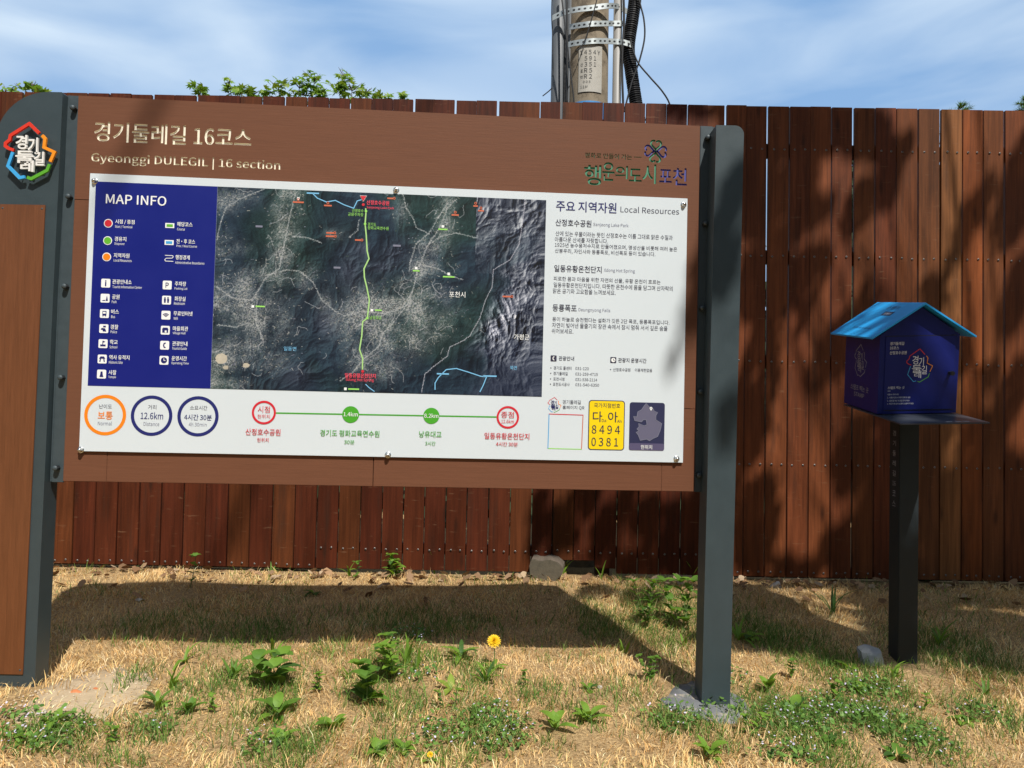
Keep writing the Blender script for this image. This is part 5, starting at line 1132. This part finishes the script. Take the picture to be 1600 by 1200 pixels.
stemweed(1445, 1110, 28, 1, 13, 6, 0, 'lone sprout on straw in front of the stamp box, right side', 66, pairs=4)
stemweed(1170, 1150, 34, 2, 15, 7, 0, 'leafy sprouts in front of the right edge of the concrete footing', 67, pairs=4, spread=.5)
stemweed(180, 1160, 28, 2, 13, 6, 0, 'thin sprouts at the right edge of the flowering patch by the left post', 68, pairs=4)
tuft(545, 1060, 5, 34, 4, 0, 'short bright grass tuft left of the centre weed with oval leaves', 69, .6)
tuft(1395, 1060, 7, 40, 4, 0, 'sunlit grass tuft in front of the stamp post', 70, .7)
tuft(1540, 1085, 7, 34, 4, 1, 'grass tuft on straw at the right side below the shade', 71, .7)
YEL = mat('dandelion_yellow', (.85, .55, .01), .6, .12, 60)
def dandelion(px, py, hp, rad, label, seed):
    r = random.Random(seed); t = weed_root(px, py, 'dandelion', label, 'dandelion'); k = hpx_m(px, py, 1); mb = MB(); sb = MB(); H = hp * k; R = rad * k
    sb.tube([(0, 0, -.01), (.004, 0, H * .5), (0, -.004, H)], [.0026, .0022, .0022], STEM, 6); sb.dome((0, -.006, H), R * .4, -R * .5, STEM)
    c = Vector((0, -.006, H)); ax = Vector((.05, -.75, .66)).normalized(); u = ax.orthogonal().normalized(); v = ax.cross(u)
    for ring_ in range(6):
        for i in range(18):
            a = 6.283 * (i + ring_ * .5) / 18 + r.uniform(-.1, .1); e = .12 + ring_ * .26 + r.uniform(-.08, .08); rr_ = R * (1 - ring_ * .07)
            d = (u * math.cos(a) + v * math.sin(a)); tip = c + d * rr_ * math.cos(e) + ax * rr_ * math.sin(e) * .75; s = ax.cross(d) * R * .10
            mb.add([c - s * .6, c + s * .6, tip * .75 + c * .25 + s + ax * R * .05, tip + s * .4, tip - s * .4, tip * .75 + c * .25 - s + ax * R * .05], [(0, 1, 2, 3, 4, 5)], YEL)
    fb = MB()
    for i in range(6): leaf(fb, (0, 0, .004), 6.28 * i / 6 + r.uniform(-.4, .4), .5, 26 * k, 8 * k, LF[0], .8)
    sb.build('stem', t); mb.build('flower_head', t); fb.build('foliage', t)
dandelion(771, 1045, 43, 11, 'tall yellow dandelion flower at the edge of the board shadow', 3)
dandelion(672, 1190, 12, 5, 'small low yellow dandelion at the front of the lawn', 4)

# stones, log
def rock(name, px, py, sx, sy, sz, m, label, seed, cat='rock', lift=.35):
    r = random.Random(seed); bm = bmesh.new(); bmesh.ops.create_icosphere(bm, subdivisions=3, radius=1)
    pl_ = [(Vector((r.gauss(0, 1), r.gauss(0, 1), r.gauss(0, .8))).normalized(), r.uniform(.45, .85)) for _ in range(9)]
    for v in bm.verts:
        for n_, d in pl_:
            q = v.co.dot(n_)
            if q > d: v.co -= n_ * (q - d)
        v.co = Vector((v.co.x * sx, v.co.y * sy, v.co.z * sz)) * (1 + r.uniform(-.015, .015))
    mb = MB(); mb.bm(bm, m); p = G(px, py); o = mb.build(name, loc=(p.x, p.y, p.z + sz * lift)); o.rotation_euler = (0, 0, r.uniform(-.5, .5)); return tag(o, label, cat)
ROCK = mat('grey_field_stone', (.34, .35, .35), .9, .2, 16, bump=.5, bscale=40); PEB = mat('pale_pebble', (.55, .52, .47), .85, .15, 30, bump=.3)
rock('rock', 1360, 1034, .080, .055, .062, ROCK, 'angular grey rock lying left of the stamp box post', 5, lift=.45)
rock('pebble', 1213, 918, .05, .035, .03, PEB, 'pale rounded stone at the fence foot right of the right sign post', 6, 'stone')
rock('pebble', 158, 1044, .012, .010, .008, PEB, 'white pebble at the top of the bare sand patch', 8, 'stone')
rock('pebble', 65, 1116, .018, .014, .014, PEB, 'whitish stone in the grass in front of the left post', 9, 'stone')
rock('pebble', 938, 1075, .014, .012, .008, PEB, 'cream pebble on the dry grass left of the concrete footing', 10, 'stone')
rock('pebble', 218, 938, .04, .02, .010, PEB, 'flat grey stone in the board shadow near the left post', 11, 'stone')
RED = mat('orange_brick_chip', (.52, .18, .07), .9, .2, 30, bump=.4)
rock('brick_chip', 118, 1083, .026, .016, .010, RED, 'orange brick fragment on the bare sand by the left post', 12, 'brick fragment')
rock('brick_chip', 149, 1078, .018, .008, .007, RED, 'thin orange brick sliver right of the larger brick fragment', 13, 'brick fragment')
LOGE = mat('sawn_log_end', (.105, .09, .062), .9, .2, 30, (1, 1, 1), bump=.4, dirt=((.05, .045, .03), 20, .52, .7)); LOGB = mat('old_log_bark', (.12, .095, .07), .95, .3, 20, bump=.7)
p_ = G(851, 908); mb = MB(); rq = random.Random(2); prof = []
for i in range(26):
    a = 2 * math.pi * i / 26; rr_ = .098 * (1 + .07 * math.sin(3 * a + 1) + rq.uniform(-.04, .04)); prof.append((rr_ * math.cos(a) * 1.04, max(rr_ * math.sin(a) * .95 + .062, -.04)))
prof = [(x_, min(z_, .125 + .006 * math.sin(x_ * 60))) for x_, z_ in prof]
mb.prism(prof, 0, .02, LOGE); mb.prism([(x_ * 1.03, z_ * 1.02) for x_, z_ in prof], .004, .34, LOGB)
lg = mb.build('cut_log', loc=(p_.x, p_.y + .01, p_.z)); lg.rotation_euler = (0, 0, R_(-8)); tag(lg, 'short cut log poking out under the notched fence planks', 'log')

# greenery beyond the fence
def palmate(mb, c, s, n_, m, r):
    u = n_.orthogonal().normalized(); v = n_.cross(u); a0 = r.uniform(0, 6.28)
    for k in range(5):
        a = a0 + (k - 2) * .62; l = s * (1, .95, .75)[abs(k - 2)]; d = u * math.cos(a) + v * math.sin(a); w_ = n_.cross(d) * l * .17
        mb.add([c, c + d * l * .45 + w_, c + d * l - n_ * l * .12, c + d * l * .45 - w_], [(0, 1, 2, 3)], m)
def shrub(name, Y, pxs, label, cat, seed, kind='maple', lf=.055, dens=1.0, root=None):
    """pxs: blobs (px,py,rx,ry) of visible foliage, in photo pixels at depth Y"""
    r = random.Random(seed); k = Y / FPX; cs = [(on_depth(a, b, Y), rx * k, ry * k) for a, b, rx, ry in pxs]
    base = Vector((sum(c[0].x for c in cs) / len(cs), Y + .1, 0)); t = empty(name, base, label, cat); tb = MB(); mb = MB()
    low = min(c[0].z for c in cs); fork = Vector((0, 0, low * .6))
    tb.tube([(0, 0, -.1), fork * .5 + Vector((.02, 0, 0)), fork], [.035, .028, .02], BARK, 8)
    for c, rx, rz in cs:
        q = c - base; tb.tube([fork, fork.lerp(q, .5) + Vector((r.uniform(-.05, .05), r.uniform(-.05, .05), 0)), q + Vector((0, 0, rz * .5))], [.014, .009, .003], BARK, 6)
        ry = max(rx * .8, .12); nn = int((24 + 900 * rx * rz / (lf / .055) ** 2 * 1.6) * dens)
        for _ in range(nn):
            while True:
                o = Vector((r.uniform(-1, 1), r.uniform(-1, 1), r.uniform(-1, 1)))
                if .25 < o.length < 1: break
            p = q + Vector((o.x * rx, o.y * ry, o.z * rz - (0 if r.random() < .75 else rz * .6)))
            n_ = Vector((r.gauss(0, .6), r.gauss(0, .6) - .3, 1)).normalized(); m = LF[r.choice((0, 0, 1, 3, 3, 1))]
            if kind == 'maple': palmate(mb, p, lf * r.uniform(.7, 1.25), n_, m, r)
            else:
                u = n_.orthogonal().normalized(); u.rotate(Matrix.Rotation(r.uniform(0, 6.28), 3, n_)); v = n_.cross(u); s = lf * r.uniform(.6, 1.2)
                mb.add([p - u * s, p + v * s * .5, p + u * s, p - v * s * .5], [(0, 1, 2, 3)], m)
        for _ in range(9):                            # bare twig tips
            e = q + Vector((r.uniform(-1, 1) * rx, 0, rz * r.uniform(.4, 1.15))); tb.tube([q, e], [.003, .0012], BARK, 4, False)
    tb.build('trunk', t); mb.build('crown', t); return t
shrub('maple_sapling', 5.7, [(313, 141, 10, 8)], 'single small leafy maple tip above the fence, leftmost of the maple tips', 'maple', 1)
shrub('maple_sapling', 5.6, [(358, 134, 8, 13), (378, 144, 18, 7), (396, 148, 10, 6)], 'low maple sapling above the fence between the single tip and the large maple', 'maple', 2)
shrub('maple_sapling', 5.7, [(435, 137, 18, 12), (468, 138, 18, 14), (492, 126, 22, 14), (505, 146, 12, 8), (420, 147, 12, 6), (478, 150, 30, 8)], 'widest maple sapling showing over the fence above the sign title', 'maple', 3)
shrub('maple_sapling', 5.8, [(538, 122, 11, 15), (550, 142, 20, 14), (573, 144, 12, 10), (530, 140, 8, 10)], 'tallest maple sapling tip over the fence, right of the widest maple', 'maple', 4)
shrub('maple_sapling', 5.9, [(600, 152, 16, 5), (631, 152, 6, 6)], 'flat maple twig barely over the fence, left of the utility pole', 'maple', 5)
shrub('leafy_shrub', 5.5, [(8, 143, 26, 10), (40, 141, 18, 10), (52, 135, 8, 8), (70, 146, 12, 6)], 'bright green shrub over the fence behind the rounded left post', 'shrub', 6, 'shrub', .035)
def pine(px, py, Y, label, seed, rad):
    r = random.Random(seed); tp = on_depth(px, py, Y); b = Vector((tp.x, Y, 0)); t = empty('pine_tree', b, label, 'pine'); H = tp.z; tb = MB(); mb = MB(); PM = LF[2]
    tb.tube([(0, 0, -.2), (.02, 0, H * .5), (0, 0, H * .97)], [.16, .10, .02], BARK, 10)
    for lv in range(26):
        q = lv / 25; z = H * (.42 + .56 * q); R = rad * (1 - q * .80) * r.uniform(.75, 1.1)
        for i in range(9 if q < .8 else 7):
            a = r.uniform(0, 6.28); e = Vector((math.cos(a) * R, math.sin(a) * R, z + R * .22)); s = Vector((0, 0, z)); tb.tube([s, e], [.012, .004], BARK, 4, False)
            for j in range(26):
                f = .35 + .65 * j / 25; c = s.lerp(e, f)
                for _ in range(3):
                    d = Vector((math.cos(a) + r.gauss(0, .7), math.sin(a) + r.gauss(0, .7), r.gauss(.45, .5))).normalized() * r.uniform(.07, .14); w_ = d.cross(Vector((0, 0, 1))).normalized() * .006
                    mb.add([c - w_, c + w_, c + d], [(0, 1, 2)], PM if r.random() < .7 else LF[1])
    tb.build('trunk', t); mb.build('crown', t)
pine(1496, 163, 13, 'low dark pine top just over the fence above the stamp box', 1, 1.0)
pine(1610, 150, 12.4, 'dark pine top at the right end of the fence', 2, .85)

# the roadside tree behind the photographer whose crown shades the right side
CLF = mat('dense_tree_leaf', (.045, .10, .025), .5, .2, 18)
tree = empty('shade_tree', (6.3, -1.6, 0), 'broad leafy tree behind the viewpoint casting dappled shade on the fence', 'tree'); TB = Vector((6.3, -1.6, 0))
SV = Vector((.27, -.66, 1.0)); tr = random.Random(42); crown = MB(); twig = MB()
TL = []
def fenceshade(px, py, rx, rz, ang, dens, Y=FENCE_Y, t0=None): TL.append((on_depth(px, py, Y), Vector((1, 0, 0)), Vector((0, 0, 1)), rx, rz, ang, dens, t0))
def groundshade(px, py, rx, ry, ang, dens, t0=None): TL.append((G(px, py), Vector((1, 0, 0)), Vector((0, 1, 0)), rx, ry, ang, dens * 1.35, t0))
for a in ((1240, 205, .52, .20, 0, 1.2), (1350, 215, .22, .16, 20, 1.0), (1180, 300, .16, .32, 10, 1.1), (1225, 320, .2, .30, 15, .9), (1190, 440, .17, .30, 15, .9), (1255, 440, .12, .24, 25, .8), (1392, 265, .07, .24, 28, .9), (1340, 330, .07, .22, 25, .8), (1515, 350, .07, .34, 25, .9), (1590, 300, .12, .42, 15, .9), (1330, 520, .10, .34, 25, .8), (1290, 560, .08, .3, 25, .7),
          (1345, 700, .14, .34, 28, 1.0), (1395, 800, .22, .46, 20, 1.2), (1480, 830, .34, .36, 10, 1.3), (1585, 810, .30, .42, 10, 1.3), (1440, 890, .5, .14, 0, 1.2), (1560, 890, .4, .14, 0, 1.2), (1330, 870, .22, .20, 20, 1.1), (1180, 620, .12, .50, 8, .9), (1180, 820, .14, .34, 10, 1.0), (1580, 620, .08, .32, 25, .8), (1530, 700, .12, .28, 25, .9), (1440, 700, .12, .26, 25, .8), (1455, 480, .05, .2, 25, .5),
          (1110, 172, .32, .07, 0, 1.0), (1040, 830, .2, .22, 20, .75), (960, 810, .07, .34, 25, .7), (895, 800, .07, .36, 25, .6), (1000, 880, .26, .08, 0, .8), (1120, 760, .14, .6, 10, .9), (1225, 900, .22, .10, 0, .8), (1590, 460, .10, .3, 20, .9), (1470, 590, .06, .3, 25, .5)): fenceshade(*a)
for a in ((1205, 1000, .42, .15, 0, 1.2), (1150, 960, .13, .22, 0, 1.1), (1230, 917, .3, .05, 0, 1.0), (1400, 942, .34, .22, 0, 1.1), (1420, 990, .20, .28, 0, 1.1), (1530, 990, .42, .34, 0, 1.2), (1590, 935, .5, .26, 0, 1.2), (1450, 935, .4, .2, 0, 1.1), (1330, 1025, .3, .10, 0, .9), (1570, 1040, .22, .10, 0, .9), (1000, 935, .14, .2, 30, .6), (930, 925, .10, .16, 30, .6), (1340, 918, .32, .08, 0, 1.3), (1450, 918, .4, .10, 0, 1.3), (1560, 920, .4, .10, 0, 1.3), (1420, 965, .3, .16, 0, 1.3), (1575, 985, .3, .3, 0, 1.3), (1300, 1000, .28, .14, 0, 1.2), (1060, 915, .2, .06, 0, .6), (1135, 985, .12, .12, 0, .9), (1180, 1010, .2, .08, 0, .7)): groundshade(*a)
for a in ((1136, 330, .05, .14, 20, .9, 2.78), (1150, 290, .03, .10, 25, .9, 2.78), (1128, 420, .05, .12, 20, .6, 2.78), (1140, 660, .05, .10, 20, .5, 2.78), (1072, 500, .02, .14, 15, .2, 2.78), (1104, 420, .015, .12, 10, .5, 2.78), (1400, 492, .012, .09, 65, .8, 3.2), (1360, 512, .012, .07, 65, .7, 3.2), (1405, 600, .045, .16, 30, .9, 3.1), (1375, 580, .05, .16, 10, .9, 3.25), (1415, 780, .06, .30, 8, 1.2, 3.2), (1398, 940, .04, .2, 6, 1.1, 3.2)): fenceshade(*a)
for _ in range(40):
    fx_, fy_ = tr.uniform(1170, 1600), tr.uniform(170, 900)
    if (1400 < fx_ < 1570 and fy_ < 430) or (1180 < fx_ < 1330 and 620 < fy_ < 860): continue
    fenceshade(fx_, fy_, tr.uniform(.025, .06), tr.uniform(.06, .18), tr.uniform(5, 40), tr.uniform(.35, .8))
for _ in range(14): fenceshade(tr.uniform(820, 1080), tr.uniform(770, 900), tr.uniform(.02, .05), tr.uniform(.06, .16), tr.uniform(10, 40), tr.uniform(.3, .6))
tips = []
for c, u, v, rx, rz, ang, dens, t0 in TL:
    t0 = tr.uniform(5.0, 6.6); tips.append(c + SV * t0); a = R_(ang); ca, sa = math.cos(a), math.sin(a)
    for _ in range(int(rx * rz * 3.14 * 980 * dens) + (9 if dens > .3 else 2)):
        while True:
            o = Vector((tr.uniform(-1, 1), tr.uniform(-1, 1)))
            if o.length < 1: break
        px_, pz_ = o.x * rx, o.y * rz; q = c + u * (px_ * ca + pz_ * sa) + v * (-px_ * sa + pz_ * ca) + SV * (t0 + tr.gauss(0, .22)) - TB
        n_ = Vector((tr.gauss(0, .5), tr.gauss(-.2, .5), 1)).normalized(); e = n_.orthogonal().normalized(); e.rotate(Matrix.Rotation(tr.uniform(0, 6.28), 3, n_)); f = n_.cross(e); s = tr.uniform(.034, .056)
        crown.add([q - e * s, q - e * s * .3 + f * s * .62, q + e * s * .5 + f * s * .45, q + e * s * 1.1, q + e * s * .5 - f * s * .45, q - e * s * .3 - f * s * .62], [(0, 1, 2, 3, 4, 5)], CLF)
for _ in range(17000):                               # leaves added over the lawn to block skylight; sun shade falls behind the fence
    q = Vector((tr.uniform(2.7, 8.5), tr.uniform(.6, 4.6), tr.uniform(6.6, 9.6)))
    if q.z - (FENCE_Y - q.y) / .66 < 3.5: continue
    q -= TB; n_ = Vector((tr.gauss(0, .4), tr.gauss(0, .4), 1)).normalized(); e = n_.orthogonal().normalized(); e.rotate(Matrix.Rotation(tr.uniform(0, 6.28), 3, n_)); f = n_.cross(e); s = .08
    crown.add([q - e * s, q + f * s * .6, q + e * s, q - f * s * .6], [(0, 1, 2, 3)], CLF)
for q in ((3.0, 3.2, 8.4), (3.8, 2.4, 8.2), (4.6, 3.6, 8.8), (5.6, 2.0, 8.0), (6.8, 3.4, 8.6)):
    q = Vector(q) - TB; twig.tube([(-.4, .35, 5.4), Vector((-.4, .35, 5.4)).lerp(q, .5) + Vector((0, 0, .6)), q], [.04, .02, .007], BARK, 6)
for _ in range(5200):                               # rest of the crown, on the far side of the trunk
    a = tr.uniform(0, 6.28); q = Vector((2.2 + tr.gauss(0, 1.3), -2.3 + tr.gauss(0, 1.2), 9.6 + tr.gauss(0, 1.6))); n_ = Vector((tr.gauss(0, .5), tr.gauss(0, .5), 1)).normalized(); e = n_.orthogonal().normalized(); e.rotate(Matrix.Rotation(a, 3, n_)); f = n_.cross(e); s = .055
    crown.add([q - e * s, q + f * s * .6, q + e * s, q - f * s * .6], [(0, 1, 2, 3)], LF[tr.choice((1, 1, 2))])
forks = [Vector((0, 0, 3.4)), Vector((-.3, .3, 4.8)), Vector((-.5, .4, 6.2)), Vector((-.3, .1, 9.4))]
twig.tube([(0, 0, -.3), (.05, 0, 1.2), (-.02, .05, 3), forks[0], forks[1], forks[2], forks[3], (.2, -.2, 13.8)], [.34, .25, .22, .19, .15, .12, .09, .05], BARK, 14)
for tp in tips:
    q = tp - TB; f = min(forks, key=lambda k: (k - q).length + abs(q.z - 1.6 - k.z)); mid = f.lerp(q, .55) + Vector((tr.uniform(-.2, .2), tr.uniform(-.2, .2), .35)); twig.tube([f, mid, q], [.020, .011, .004], BARK, 6)
# long bare limb added high up to cast the soft shadow across the title
p1, p2 = on_depth(237, 160, 2.72), on_depth(150, 330, 2.70); nn_ = (p2 - p1).cross(SV)
d_ = TB + forks[3] - p1; zz_ = p1.z - (nn_.x * (TB.x - p1.x) + nn_.y * (TB.y - p1.y)) / nn_.z
st_ = Vector((TB.x, TB.y, zz_)); q2 = p2 + SV * 10.2; q1 = p1 + SV * 10.6
twig.tube([Vector((0, 0, 9.4)), st_ - TB, q1 - TB, q2 - TB], [.05, .038, .028, .018], BARK, 8)
twig.build('trunk', tree); crown.build('crown', tree)
print('limb joins at', zz_)
bpy.data.objects.remove(_fo)
